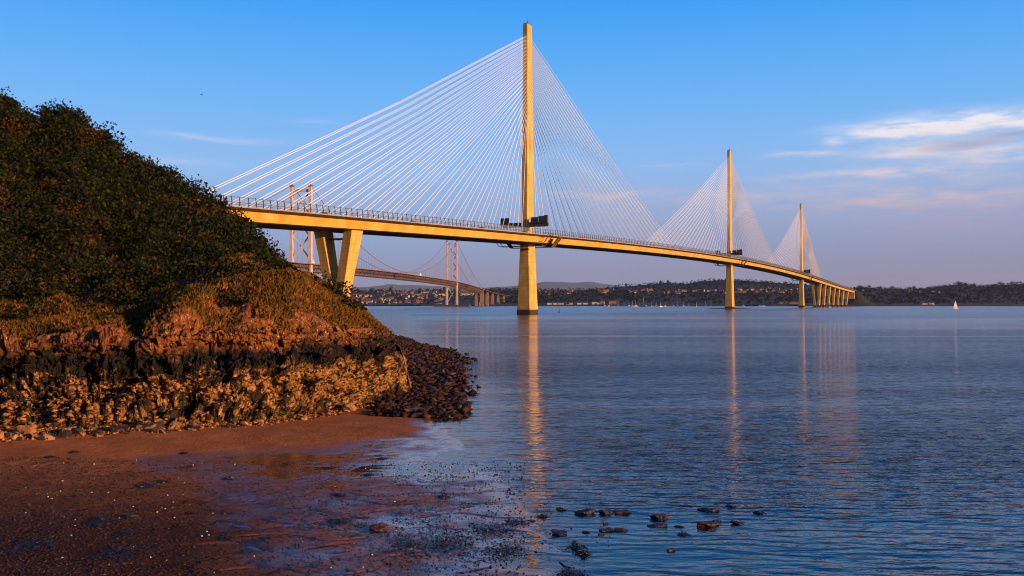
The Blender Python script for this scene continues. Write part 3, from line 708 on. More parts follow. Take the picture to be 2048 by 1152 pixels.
# seaweed clumps
def weed_clump(x, y, w, h, label):
    p = at(x, y); r = w / 2 / F * p.y; p.z = max(bz(p.x, p.y), 0); n = int(180 + w * 6)
    root_xy = rng.normal(size=(n, 2)) * np.array([r * .45, r * .55]); z = np.abs(rng.normal(size=n)) * h * np.exp(-(root_xy[:, 0] / r) ** 2 * 2)
    V, Q = leaf_quads(np.stack([root_xy[:, 0], root_xy[:, 1], z], 1), .02 + .05 * rng.random(n), flat=.82, aspect=.35)
    o = mesh_np('seaweed_clump', V, Q, M['weed']); o.location = p
    return tag(o, label, 'seaweed', 'dark seaweed clumps on the lower beach')
for a in ((1150, 1092, 42, .06, 'seaweed clump in the water left of the small square rock'), (1165, 1106, 34, .06, 'seaweed clump just below another at the water edge'), (1140, 1146, 60, .08, 'large seaweed clump at the very bottom beside a stick'),
          (1122, 1018, 20, .04, 'small weed clump left of the black rock in the shallows'), (1460, 1012, 20, .03, 'floating weed right of the largest reddish block'), (1515, 1024, 22, .03, 'floating weed farthest right in the water'),
          (1365, 1067, 22, .03, 'thin floating weed below the square dark rock'), (1085, 1032, 22, .05, 'weed clump on the wet sand edge under the orange reflection'), (900, 1085, 130, .07, 'widest black seaweed mat on the wet sand'),
          (820, 1095, 110, .07, 'black seaweed mat left of the widest one'), (980, 1060, 100, .06, 'seaweed mat on the blue wet sand near the shoreline'), (1030, 1045, 70, .06, 'seaweed patch close to the small shoreline rock'),
          (1010, 1100, 100, .06, 'loose seaweed spread beside the shoreline pool'), (680, 1045, 50, .04, 'thin seaweed strip along the run-off channel'), (290, 980, 50, .05, 'long dark driftweed heap on the dry sand'), (330, 968, 28, .05, 'small dark weed heap with a pale shell on it'),
          (150, 912, 26, .03, 'dark weed patch under the cliff stones at far left'), (100, 922, 24, .03, 'weed patch lower left of its neighbour under the cliff stones'), (370, 908, 18, .03, 'weed speck on the plain dry sand'),
          (457, 959, 26, .03, 'weed patch on dry sand left of the wet sheet'), (250, 1078, 40, .04, 'seaweed strip below the black rounded stone'), (200, 1058, 60, .05, 'seaweed spread left of the black rounded stone'),
          (230, 1120, 90, .06, 'seaweed mat at the bottom left'), (455, 1080, 30, .03, 'weed patch on the brown sand bank'), (60, 1110, 120, .06, 'seaweed and shingle mat in the bottom left corner'), (765, 917, 24, .03, 'dark weed patch on the bright wet sand'), (735, 950, 24, .03, 'weed patch at the left edge of the bright wet sand'),
          (885, 995, 32, .03, 'weed patch on the sand tongue in the bright wet sheet'), (680, 992, 26, .03, 'weed patch just below the wet sheet')):
    weed_clump(*a)
# loose weed scraps
n = 16000; D_ = 25 + rng.random(n) ** 1.2 * 17; xx = rng.normal(900, 130, n); xx = np.where(rng.random(n) < .5, rng.uniform(-20, 1050, n), xx)
X_w = (xx - 1024) / F * D_; z_w = np.maximum(beach_z(X_w, D_), 0) + .01; keep = fbm(np.stack([X_w * .8, D_ * .8, 0 * D_], 1), 3, 9) > .0
V, Q = leaf_quads(np.stack([X_w, D_, z_w], 1)[keep], (.02 + .06 * rng.random(n))[keep], flat=.93, aspect=.35)
tag(mesh_np('seaweed_scraps', V, Q, M['weed']), kind='stuff', label='torn scraps of dark seaweed strewn on the wet sand', cat='seaweed')
# stick
s_ = MB(); a = at(1118, 1122); b = at(1140, 1138); s_.tube(a, b + Vector((0, 0, .05)), .02, .015); s_.build('stick', M['bark']); tag(bpy.data.objects['stick'], 'thin dark stick lying in the water at the bottom beside weed', 'stick')

# ------------------------------------------------------------------ cable-stayed bridge
dv = Vector((.428, .904, 0)).normalized(); nv = Vector((dv.y, -dv.x, 0))
T0 = Vector((10.8, 646, 0))
ZS = [(-420, 41.5), (-308, 45.2), (-182, 49.3), (0, 54.9), (150, 58.0), (300, 60.8), (561, 64.6), (740, 65.9), (900, 65.4), (1134, 62.8), (1523, 55.3), (1946, 45.8), (2200, 40)]
zc = np.polyfit([a for a, b in ZS], [b for a, b in ZS], 5)
def deckz(s): return float(np.polyval(zc, s))
def B(s, n, z): return T0 + dv * s + Vector((1, 0, 0)) * (.00003 * max(s - 1480, 0) ** 2) + nv * n + Vector((0, 0, z))
S0, S1 = -410, 2110
qb = empty('cable_stayed_bridge', T0, label='long three-towered cable-stayed bridge glowing yellow in evening sun', cat='bridge')
ss = list(np.arange(S0, S1 + 1, 12.0))
def sweep(mb, prof, cap=True):
    rs = [[B(s, n, deckz(s) + z) for n, z in prof] for s in ss]; mb.rings(rs, cap)
m_ = MB(); sweep(m_, [(-19.9, 0), (-19.9, -.5), (-14.9, -.75), (14.9, -.75), (19.9, -.5), (19.9, 0)]); m_.build('deck_slab', M['slab'], qb)
m_ = MB()
for sgn in (1, -1):
    sweep(m_, [(sgn * 15.2, -.76), (sgn * 13.3, -5.1), (sgn * 13.0, -5.1), (sgn * 14.9, -.76)][::sgn])
m_.build('girder_web', M['girder'], qb)
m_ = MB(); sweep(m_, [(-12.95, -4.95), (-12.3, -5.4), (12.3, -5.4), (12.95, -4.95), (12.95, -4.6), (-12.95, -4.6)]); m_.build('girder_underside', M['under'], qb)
m_ = MB(); sweep(m_, [(3.2, .004), (18.3, .004), (18.3, -.1), (3.2, -.1)]); sweep(m_, [(-18.3, .004), (-3.2, .004), (-3.2, -.1), (-18.3, -.1)]); m_.build('roadway', M['asphalt'], qb)
m_ = MB()
for n0 in (19.3, -19.3):
    sweep(m_, [(n0 - .03, .9), (n0 + .03, .9), (n0 + .05, 3.3), (n0 - .01, 3.3)], False)
bp = m_.build('barrier_panels', M['barrier'], qb)
m_ = MB()
for n0 in (19.35, -19.35):
    for h_ in (.55, 1.3, 3.35): sweep(m_, [(n0 - .07, h_), (n0 - .07, h_ + .14), (n0 + .07, h_ + .14), (n0 + .07, h_)], False)
for n0 in (4, -4):
    sweep(m_, [(n0 - .1, .6), (n0 - .1, .9), (n0 + .1, .9), (n0 + .1, .6)], False)
m_.build('barrier_rails', M['steel_dark'], qb)
# barrier posts: the hundred nearest as parts, the rest as one
pm = MB(); s0 = 0
def post_geo(mb, s, n0, sg):
    z = deckz(s); a = B(s, n0 * sg, z); b = B(s, (n0 + .15) * sg, z + 1.6); c = B(s, (n0 - .35) * sg, z + 3.75)
    mb.beam(a, b, .28, .34); mb.beam(b, c, .24, .26)
near_s = [-306 + 4.3 * k for k in range(100)]
for s in near_s:
    q = MB(); post_geo(q, s, 19.6, 1); q.build('barrier_post', M['steel_dark'], qb)
q = MB(); s = near_s[-1] + 4.3
while s < S1 - 5: post_geo(q, s, 19.6, 1); s += 4.3
s = S0
while s < S1 - 5: post_geo(q, s, 19.6, -1); s += 4.3
s = S0
while s < -308: post_geo(q, s, 19.6, 1); s += 4.3
tag(q.build('barrier_posts', M['steel_dark'], qb), kind='stuff')

def tower_geo(s, H_):
    mb = MB(); k = H_ / 202.
    sec = [(-3, 10.6, 14.2), (5.0, 10.0, 13.7), (5.01, 9.7, 13.4), (deckz(s) - 6, 6.7, 10.6), (deckz(s) - 1, 5.4, 10.5), (deckz(s) + 3, 4.8, 10.3), (132 * k, 4.2, 8.9), (H_ - .01, 3.75, 7.6)]
    rs = []
    for z, wn_, wl_ in sec:
        c = .45; a, b = wl_ / 2, wn_ / 2
        rs.append([B(s + p, q, z) for p, q in ((-a + c, -b), (a - c, -b), (a, -b + c), (a, b - c), (a - c, b), (-a + c, b), (-a, b - c), (-a, -b + c))])
    mb.rings(rs); return mb
TW = [(0, 202, 'nearest'), (650, 210.5, 'middle'), (1300, 202, 'farthest')]
cab_rest = MB(); cabn = 0
for ti, (st, Ht, nm) in enumerate(TW):
    tw = tower_geo(st, Ht).build('tower', M['concrete'], qb)
    q = MB(); q.box(B(st, 0, Ht), 6.6, 3.0, .5, dv[:]); 
    for a_ in (-3.2, 3.2):
        for b_ in (-1.5, 1.5): q.beam(B(st + a_, b_, Ht + .2), B(st + a_, b_, Ht + 1.4), .12)
    q.beam(B(st - 3.2, 1.5, Ht + 1.3), B(st + 3.2, 1.5, Ht + 1.3), .1); q.beam(B(st - 3.2, -1.5, Ht + 1.3), B(st - 3.2, 1.5, Ht + 1.3), .1)
    q.build('roof_platform', M['steel_dark'], tw)
    q = MB(); q.tube(B(st, .3, Ht + .4), B(st, .3, Ht + 2.6), .62, .5, 8); q.tube(B(st, .3, Ht + 2.6), B(st, .3, Ht + 4.9), .28, .02, 8); q.build('beacon_mast', M['beacon'], tw)
    # cables
    for side in (-1, 1):
        for k in range(24):
            reach = 13 + 16.2 * k
            if (ti == 0 and side < 0) or (ti == 2 and side > 0):
                reach = 13 + (16.0 * k if k < 10 else 160 + (k - 10) * 11.6)
            s = st + side * reach; za = (132 if ti != 1 else 138) + (Ht - 9.3 - (132 if ti != 1 else 138)) * (k / 23) ** .93
            for pl in (-1, 1):
                a = B(st + side * 4.2, pl * 1.25, za); b = B(s, pl * 1.6, deckz(s) + .2)
                q = MB() if ti == 0 else cab_rest
                # slight sag
                mid = (a + b) / 2 - Vector((0, 0, (b - a).length ** 2 * 2.2e-5))
                q.tube(a, mid, .155, None, 5); q.tube(mid, b, .155, None, 5)
                if ti == 0: q.build('stay_cable', M['cable'], qb)
    # sign gantries over both carriageways
    for sg in (1, -1):
        g = MB(); z0 = deckz(st) + 6.0; s_ = st - 6.0; n0, n1 = sg * 3.0, sg * 17.6
        for da in (0, 1.8):
            for dz in (0, 2.9): g.beam(B(s_ + da, n0, z0 + dz), B(s_ + da, n1, z0 + dz), .28)
            for k in range(8):
                t0 = n0 + (n1 - n0) * k / 8; t1 = n0 + (n1 - n0) * (k + 1) / 8
                g.beam(B(s_ + da, t0, z0 + (0 if k % 2 else 2.4)), B(s_ + da, t1, z0 + (2.4 if k % 2 else 0)), .16)
                g.beam(B(s_ + da, t1, z0), B(s_ + da, t1, z0 + 2.4), .16)
        g.box(B(s_ + .9, (n0 + n1) / 2, z0 - .1), 1.6, abs(n1 - n0), .12, dv[:]); g.box(B(s_ + 1.95, (n0 + n1) / 2, z0 + .1), .08, abs(n1 - n0), 2.7, dv[:])
        g.beam(B(s_ + .9, n0, z0), B(st - 3, sg * 1.8, z0 - .2), .5); g.beam(B(s_ + .9, n0, z0 + 2.4), B(st - 3, sg * 1.8, z0 + 2.2), .4)
        gt_ = g.build('sign_gantry', M['steel_brown'], qb)
        p = MB(); p.box(B(s_ - .35, sg * 14.4, z0 + .3 if sg < 0 else z0 + 2.4), .35, 6.6, 4.6 if sg > 0 else 6.2, dv[:]); p.build('sign_panel', M['steel_dark'] if sg > 0 else M['panel_blue'], gt_)
        if sg > 0:
            p = MB(); p.box(B(s_ - .35, 8.0, z0 + 2.5), .3, 5.6, 3.9, dv[:]); p.build('sign_panel', M['panel_blue'], gt_)
            p = MB(); p.box(B(s_ + .9, 16.2, z0 + 2.4), 1.8, 2.6, 5.2, dv[:]); p.build('equipment_cage', M['steel_brown'], gt_)
        p = MB(); p.tube(B(s_ + .9, sg * 11.2, z0 + 4.8), B(s_ + .9, sg * 11.2, z0 + 8.2), .14); p.build('aerial', M['steel_dark'], gt_)
    # maintenance gantry slung under the deck
    g = MB(); zd = deckz(st)
    for sA in (st - 12, st - 6, st + 5, st + 11):
        L = [(21.5, .6), (21.5, -.8), (16, -7.6), (-16, -7.6), (-21.5, -.8), (-21.5, .6)]
        for (n_a, z_a), (n_b, z_b) in zip(L[:-1], L[1:]):
            if n_a == 16: 
                if sA in (st - 6, st + 5): continue
            g.beam(B(sA, n_a, zd + z_a), B(sA, n_b, zd + z_b), .35)
    for n_a, z_a in ((21.5, .6), (21.5, -.8), (19, -3.8), (16, -7.6), (-21.5, -.8), (-19, -3.8), (-16, -7.6)):
        g.beam(B(st + 5, n_a, zd + z_a), B(st + 11, n_a, zd + z_a), .3); g.beam(B(st - 12, n_a, zd + z_a), B(st - 6, n_a, zd + z_a), .3)
    for a_, b_ in (((21.5, -.8), (19, -3.8)), ((19, -3.8), (16, -7.6))):
        for sA, sB in ((st + 5, st + 11), (st + 11, st + 5)): g.beam(B(sA, a_[0], zd + a_[1]), B(sB, b_[0], zd + b_[1]), .25)
    for lo in ([(21.5, -.8), (19, -3.8), (16, -7.6), (15.4, -7.6), (18.4, -3.6), (20.9, -.8)], [(-21.5, -.8), (-19, -3.8), (-16, -7.6), (-15.4, -7.6), (-18.4, -3.6), (-20.9, -.8)]):
        for sA, sB in ((st + 5.3, st + 10.7),): g.rings([[B(s_r, a_, zd + b_) for a_, b_ in lo] for s_r in (sA, sB)])
    g.box(B(st + 8, 0, zd - 7.8), 5.5, 31, .3, dv[:]); g.box(B(st - 9, 0, zd - 7.8), 5.5, 31, .3, dv[:])
    g.build('maintenance_gantry', M['steel_brown'], qb)
tag(cab_rest.build('stay_cables', M['cable'], qb), kind='stuff')
# V-shaped piers
def vpier(s, split=8.8, foot=-.6):
    r = empty('pier', B(s, 0, 0)); r.location = B(s, 0, 0) - T0; r.parent = qb
    zt = deckz(s) - 5.35
    for sg in (-1, 1):
        q = MB(); ring = []
        for z, cn, wn_, wl_ in ((-3, foot, 5.2, 5.2 + .04 * sg), (zt, split, 5.0, 9.0 + .04 * sg)):
            c = .25
            a, b = wl_ / 2, wn_ / 2
            ring.append([B(s + p_, cn * sg + q_, z) for p_, q_ in ((-a + c, -b), (a - c, -b), (a, -b + c), (a, b - c), (a - c, b), (-a + c, b), (-a, b - c), (-a, -b + c))])
        q.rings(ring); q.build('leg', M['concrete'], r)
    q = MB(); q.beam(B(s, -6.2, zt - 4), B(s, 6.2, zt - 4), 1.1, .9); q.build('crossbeam', M['steel_brown'], r)
vpier(-220.5)
for s in (1523, 1605, 1688, 1771, 1854, 1937, 2020): vpier(s, 7.8, 3.0)
# abutment where the deck meets the south shore
q = MB(); q.box(B(2102, 0, 20), 10, 30, deckz(2102) - 25.5, dv[:]); q.build('abutment', M['concrete'], qb)
# islet under the middle tower
def blob_mesh(name, c, rx, ry, h, m, seed):
    n1, n2 = 60, 14; th = np.linspace(0, 2 * np.pi, n1, endpoint=False); r = np.linspace(0, 1, n2)
    TH, RR_ = np.meshgrid(th, r, indexing='ij'); P = np.stack([np.cos(TH) * RR_ * rx, np.sin(TH) * RR_ * ry, h * (1 - RR_ ** 2.2) - .6], -1)
    P[..., 2] += fbm(P * .15 + seed, 3, seed) * h * .3 * (1 - RR_)
    V = P.reshape(-1, 3); idx = np.arange(n1 * n2).reshape(n1, n2); i2 = np.roll(idx, -1, 0)
    Q = np.stack([idx[:, :-1], idx[:, 1:], i2[:, 1:], i2[:, :-1]], -1).reshape(-1, 4)
    o = mesh_np(name, V, Q, m); o.location = c; return o
tag(blob_mesh('rock_islet', B(650, -3, 0) + Vector((0, -10, 0)), 40, 17, 2.3, M['boulder_dark'], 5), label='low dark rock islet around the foot of the middle bridge tower', cat='rock')

# vehicles on the bridge
def vehicle(s, n, kind, label, heading=1):
    root = empty(kind, B(s, n, deckz(s)), label=label, cat='car' if kind == 'parked_car' or kind == 'car' else 'lorry')
    ax = dv[:]
    def W(a, b, z): return dv * a + nv * b + Vector((0, 0, z))
    if kind == 'car':
        q = MB(); q.rings([[W(a, b, z) for a, z in ((-2.1, .35), (2.1, .35), (2.15, .8), (1.1, .95), (-2.1, .95))] for b in (-.85, .85)]); q.build('body', M['carred'], root, local=True)
        q = MB(); q.rings([[W(a, b, z) for a, z in ((-1.9, .96), (1.0, .96), (.3, 1.45), (-1.5, 1.45))] for b in (-.75, .75)]); q.build('cabin', M['glass'], root, local=True)
        for a in (-1.3, 1.3):
            for b in (-.8, .8): q = MB(); q.tube(W(a, b - .1, .33), W(a, b + .1, .33), .33, n=10); q.build('wheel', M['black'], root, local=True)
    else:
        q = MB(); q.box(W(-1.2, 0, 1.0), 9.5, 2.5, 2.9, ax); q.build('trailer', M['white'], root, local=True)
        q = MB(); q.box(W(5.0, 0, .6), 2.2, 2.4, 2.5, ax); q.build('cab', M['white'], root, local=True)
        for a in (-4.6, -3.4, 1.8, 5.0):
            for b in (-1.0, 1.0): q = MB(); q.tube(W(a, b - .15, .5), W(a, b + .15, .5), .5, n=10); q.build('wheel', M['black'], root, local=True)
    return root
vehicle(-247, 12, 'car', 'dark car on the near bridge deck left of the V pier top')
vehicle(-172, 12, 'car', 'dark car on the near bridge deck right of the V pier')
vehicle(-95, 13, 'car', 'dark car on the near bridge deck between V pier and first tower')

# ------------------------------------------------------------------ suspension bridge behind
d2 = Vector((.117, .993, 0)).normalized(); n2 = Vector((d2.y, -d2.x, 0)); R0 = Vector((-254, 1118, 0))
def RB(s, n, z): return R0 + d2 * s + n2 * n + Vector((1, 0, 0)) * (.00018 * max(s - 1400, 0) ** 2 * .5) + Vector((0, 0, z))
def rz(s): return float(np.interp(s, [-420, 0, 250, 500, 750, 1003, 1210, 1411, 1600, 1850], [49, 55.3, 57.8, 58.6, 58.4, 56.6, 52, 44.5, 37.5, 31]))
sb = empty('suspension_bridge', R0, label='older grey suspension bridge standing behind the yellow one', cat='bridge')
rs_ = list(np.arange(-400, 1851, 15.))
def rsweep(mb, prof, s_list=rs_, cap=True): mb.rings([[RB(s, n, rz(s) + z) for n, z in prof] for s in s_list], cap)
m_ = MB(); rsweep(m_, [(-16, 0), (-16, -.9), (16, -.9), (16, 0)]); m_.build('roadway', M['sus_road'], sb)
m_ = MB(); main = [s for s in np.arange(-400, 1412, 9.0)]
for n_ in (-11.9, 11.9):
    for i in range(len(main) - 1):
        a, b = main[i], main[i + 1]
        m_.beam(RB(a, n_, rz(a) - 9), RB(b, n_, rz(b) - 9), .8, .9)
        m_.beam(RB(a, n_, rz(a) - 1.2), RB(b, n_, rz(b) - 1.2), .8, .8)
        m_.beam(RB(a, n_, rz(a) - (9 if i % 2 else 1.2)), RB(b, n_, rz(b) - (1.2 if i % 2 else 9)), .6)
        m_.beam(RB(a, n_, rz(a) - 9), RB(a, n_, rz(a) - 1.2), .5)
for i in range(len(main)):
    a = main[i]; m_.beam(RB(a, -11.9, rz(a) - 9), RB(a, 11.9, rz(a) - 9), .5); m_.beam(RB(a, -11.9, rz(a) - 4), RB(a, 11.9, rz(a) - 4), .5)
rsweep(m_, [(-11, -1), (-11, -4.5), (11, -4.5), (11, -1)], main)
m_.build('stiffening_truss', M['sus_deck'], sb)
for s_t in (0, 1003):
    tw = empty('tower', RB(s_t, 0, 0)); tw.location = RB(s_t, 0, 0) - R0; tw.parent = sb
    for n_ in (-11.6, 11.6):
        q = MB(); q.rings([[RB(s_t + a, n_ + b, z) for a, b in ((-w, -v), (w, -v), (w, v), (-w, v))] for z, w, v in ((4, 3.6, 2.2), (60, 3.2, 1.9), (148, 2.7, 1.6))])
        q.build('leg', M['sus_steel'], tw)
        q = MB(); q.box(RB(s_t, n_, 148), 6.4, 3.8, 2.6, d2[:]); q.tube(RB(s_t, n_, 150.6), RB(s_t, n_, 155), .2, .1, 5); q.build('cable_saddle', M['sus_deck'], tw)
    q = MB()
    q.beam(RB(s_t, -10, 143.5), RB(s_t, 10, 143.5), 2.4, 3.2); q.beam(RB(s_t, -10, 52), RB(s_t, 10, 52), 2.4, 3)
    zz_ = [62, 89, 116, 141]
    for a, b in zip(zz_[:-1], zz_[1:]):
        q.beam(RB(s_t, -10.2, a), RB(s_t, 10.2, b), 1.5, 1.5); q.beam(RB(s_t + .9, 10.2, a), RB(s_t + .9, -10.2, b), 1.5, 1.5)
    q.beam(RB(s_t, -10.2, 9), RB(s_t, 10.2, 46), 1.2, 1.2); q.beam(RB(s_t + .9, 10.2, 9), RB(s_t + .9, -10.2, 46), 1.2, 1.2)
    q.build('bracing', M['sus_steel'], tw)
    q = MB(); q.box(RB(s_t, 0, -1), 22, 84, 5.2, d2[:]); 
    for k in range(14): q.box(RB(s_t - 11.3, -41 + k * 6.2, -1), .5, 2.6, 4.6, d2[:])
    q.build('fender', M['steel_brown'], tw)
def cabz(s):
    if s < 0: t = -s / 408; return 150 + (51 - 150) * t + 4 * 10 * (t * t - t)
    if s < 1003: t = (s - 501.5) / 501.5; return 61.5 + (150 - 61.5) * t * t
    t = (s - 1003) / 408; return 150 + (46 - 150) * t + 4 * 10 * (t * t - t)
cs_ = list(np.linspace(-400, 0, 12)) + list(np.linspace(0, 1003, 40))[1:] + list(np.linspace(1003, 1411, 14))[1:]
for n_ in (-11.6, 11.6):
    q = MB()
    for a, b in zip(cs_[:-1], cs_[1:]): q.tube(RB(a, n_, cabz(a)), RB(b, n_, cabz(b)), .42, n=5)
    q.build('main_cable', M['sus_road'], sb)
hs = [s for s in np.arange(20, 1400, 18.3) if cabz(s) > rz(s) + 2]
rest = MB(); cnt = 0
for s in hs:
    for n_ in (11.6, -11.6):
        q = MB() if cnt < 100 else rest
        q.tube(RB(s, n_, rz(s)), RB(s, n_, cabz(s)), .11, n=4)
        if cnt < 100: q.build('hanger', M['sus_road'], sb)
        cnt += 1
if rest.v: tag(rest.build('hangers', M['sus_road'], sb), kind='stuff')
for s in (1415, 1500, 1590, 1680, 1770):
    for n_ in (-9, 9):
        q = MB(); h = rz(s) - 1; q.rings([[RB(s + a, n_ + b, z) for a, b in ((-w, -v), (w, -v), (w, v), (-w, v))] for z, w, v in ((-2, 2.6, 3.4), (h, 1.6, 2.6))]); q.build('pier', M['sus_pier'], sb)
q = MB(); q.box(RB(1445, 0, 0), 16, 10, 11, d2[:]); q.build('anchorage', M['sus_pier'], sb)
def lorry_on(s, label):
    root = empty('lorry', RB(s, 10, rz(s)), label=label, cat='lorry')
    q = MB(); q.box((d2 * 0), 11, 2.5, 3.9, d2[:]); 
    for v_ in range(len(q.v)): q.v[v_] = (q.v[v_][0], q.v[v_][1], q.v[v_][2] + .9)
    q.build('trailer', M['white'], root, local=True)
    q = MB(); q.box(d2 * 7.2 + Vector((0, 0, .5)), 2.4, 2.4, 3.0, d2[:]); q.build('cab', M['white'], root, local=True)
    for a in (-4, -2.6, 4, 7.4):
        q = MB(); q.tube(d2 * a + n2 * -1.2 + Vector((0, 0, .5)), d2 * a + n2 * 1.2 + Vector((0, 0, .5)), .5, n=8); q.build('wheel', M['black'], root, local=True)
lorry_on(620, 'white lorry crossing the middle of the suspension bridge'); lorry_on(8, 'pale lorry beside the near suspension bridge tower')

# ------------------------------------------------------------------ far shore
SKY = [(-900, 560), (0, 566), (500, 572), (690, 582), (760, 579), (800, 580), (860, 580), (930, 577), (1000, 576), (1080, 577), (1150, 578), (1230, 571), (1300, 566), (1330, 563), (1370, 565), (1400, 559), (1460, 557), (1530, 561), (1600, 566), (1660, 572), (1700, 576), (1720, 571), (1760, 575), (1830, 575), (1870, 572), (1900, 567), (1930, 565), (1960, 571), (2000, 567), (2048, 564), (2300, 560), (3400, 570)]
SX = [a for a, b in SKY]; SY = [b for a, b in SKY]
DSH, DRI = 2640., 3700.
def land_z(a, D):
    x = a * F + 1024; zr = CAMZ + (HOR - np.interp(x, SX, SY)) / F * DRI
    t = np.clip((D - DSH) / (DRI - DSH), -1, 1)
    P = np.stack([a * 12, D / 500, 0 * a], -1)
    z = np.where(t < 0, t * 30, 3.0 + (zr - 6 - 3) * (np.clip(t, 0, 1) ** 1.25)) + fbm(P, 3, 17) * 3 * np.clip(t * 4, 0, 1) * np.clip((1 - t) * 3, 0, 1)
    z = z + 40 * np.exp(-((x - 1712) / 15.) ** 2) * np.clip((D - 2645) / 60, 0, 1) * np.clip((3500 - D) / 700, 0, 1)
    return np.where(D > DRI, (zr - 6) - (D - DRI) * .02, z)
ax_ = np.linspace(-1.1, 1.3, 500); dx_ = np.concatenate([[2600, 2630, 2636, 2640], np.linspace(2650, 3700, 40), [3900, 4600]])
AA, DD = np.meshgrid(ax_, dx_, indexing='ij')
shore_w = fbm(np.stack([AA * 9, 0 * AA, 0 * AA], -1), 3, 3) * 25
V = np.stack([AA * DD, DD + shore_w, land_z(AA, DD)], -1).reshape(-1, 3)
M['farland'] = mat('far_land', (.020, .017, .009), .9, (.008, .010, .005), .012, 5)
tag(mesh_np('far_shore', V, grid_faces(len(ax_), len(dx_)), M['farland'], smooth=True), kind='structure')
m_ = MB()
for i in range(len(ax_) - 1):
    a, b = ax_[i], ax_[i + 1]
    wa = shore_w[i, 0]; wb = shore_w[i + 1, 0]; D = 2634
    m_.quad8([(a * D, D + wa, -1), (b * D, D + wb, -1), (b * D, D + wb + 8, -1), (a * D, D + wa + 8, -1), (a * D, D + wa + 3, 3.4), (b * D, D + wb + 3, 3.4), (b * D, D + wb + 8, 3.4), (a * D, D + wa + 8, 3.4)])
tag(m_.build('shore_bank', mat('shore_bank', (.015, .009, .006), .9, (.05, .020, .012), .01, 4)), kind='structure')
def land_hit(x, y):
    a = (x - 1024) / F; D = np.linspace(2660, 3690, 300); z = land_z(np.full(300, a), D); ray = CAMZ + (HOR - y) / F * D
    k = np.argmax(z >= ray) if (z >= ray).any() else 299
    return Vector((a * D[k], D[k], z[k]))
# woods
nC = 9000; aw = rng.uniform(-.55, .75, nC); Dw = 2655 + rng.random(nC) ** .8 * 1060
xw = aw * F + 1024
yw = HOR - (land_z(aw, Dw) - CAMZ) * F / Dw
town = ((xw > 690) & (xw < 1000) & (yw > 586)).astype(float) * .72 + ((xw > 1040) & (xw < 1620) & (yw > 573) & (yw < 588)).astype(float) * .5
keep = rng.random(nC) > town
aw, Dw = aw[keep], Dw[keep]; zb = land_z(aw, Dw)
r_c = (3.2 + 4.2 * rng.random(len(aw)) ** 2); per = 16
base = np.stack([aw * Dw, Dw, zb + r_c * .9], -1); base = np.repeat(base, per, 0); rr = np.repeat(r_c, per)
d = rng.normal(size=(len(base), 3)); d /= np.linalg.norm(d, axis=1)[:, None]; d[:, 2] = np.abs(d[:, 2]) * 1.1 - .2
V, Q = leaf_quads(base + d * (rr * (.6 + .5 * rng.random(len(rr))))[:, None], 1.1 + 1.3 * rng.random(len(rr)))
tag(mesh_np('woods', V, Q, M['far_leaf']), kind='stuff', label='dark woods covering the far shore of the estuary', cat='woods')
# trees that stand out on the far skyline
def far_tree(x, h, w, label):
    D = DRI - 30; a = (x - 1024) / F; z = float(land_z(np.array([a]), np.array([D]))[0]); root = empty('tree', (a * D, D, z), label=label, cat='tree', group='trees standing out on the far skyline')
    q = MB(); q.tube((0, 0, 0), (0, 0, h * .6), .6, .3, 5); q.build('trunk', M['bark'], root, local=True)
    n = 160; d = rng.normal(size=(n, 3)); d /= np.linalg.norm(d, axis=1)[:, None]
    p = d * (rng.random(n)[:, None] ** .4) * np.array([w / 2, w / 2, h * .5]) * (1 + .3 * vnoise(d * 2 + x, 4))[:, None] + np.array([0, 0, h * .5])
    V, Q = leaf_quads(p, 1.0 + rng.random(n)); mesh_np('crown', V, Q, M['far_leaf'], root)
for x, h, w, lb in ((782, 24, 16, 'tallest dark tree on the far skyline above the town'), (716, 15, 16, 'round tree on the far skyline just right of the V pier'), (743, 16, 20, 'broad tree on the far skyline over the left of the town'),
                    (840, 16, 16, 'rounded tree on the far skyline left of the far suspension tower'), (855, 15, 16, 'rounded tree on the far skyline just left of the far suspension tower'), (889, 20, 12, 'narrow dark tree close left of the far suspension tower'), (1252, 15, 9, 'narrow tree on the far ridge right of the pale hill'),
                    (1322, 15, 14, 'tree on the far ridge where the hill begins to rise'), (1336, 15, 12, 'tree on the far ridge beside another at the rise'), (1760, 14, 20, 'broad tree clump on the right far skyline past the bridge end'), (1785, 15, 18, 'flat-topped tree clump on the far skyline right of the bridge end'),
                    (1828, 14, 14, 'lone small tree on the low part of the right far skyline'), (1917, 16, 22, 'rounded tree on the hump of the right far skyline'), (1948, 13, 14, 'small tree in the dip right of the skyline hump'),
                    (2000, 17, 22, 'large tree near the right edge of the far skyline'), (2025, 16, 20, 'large tree at the far right end of the skyline')):
    far_tree(x, h, w, lb)

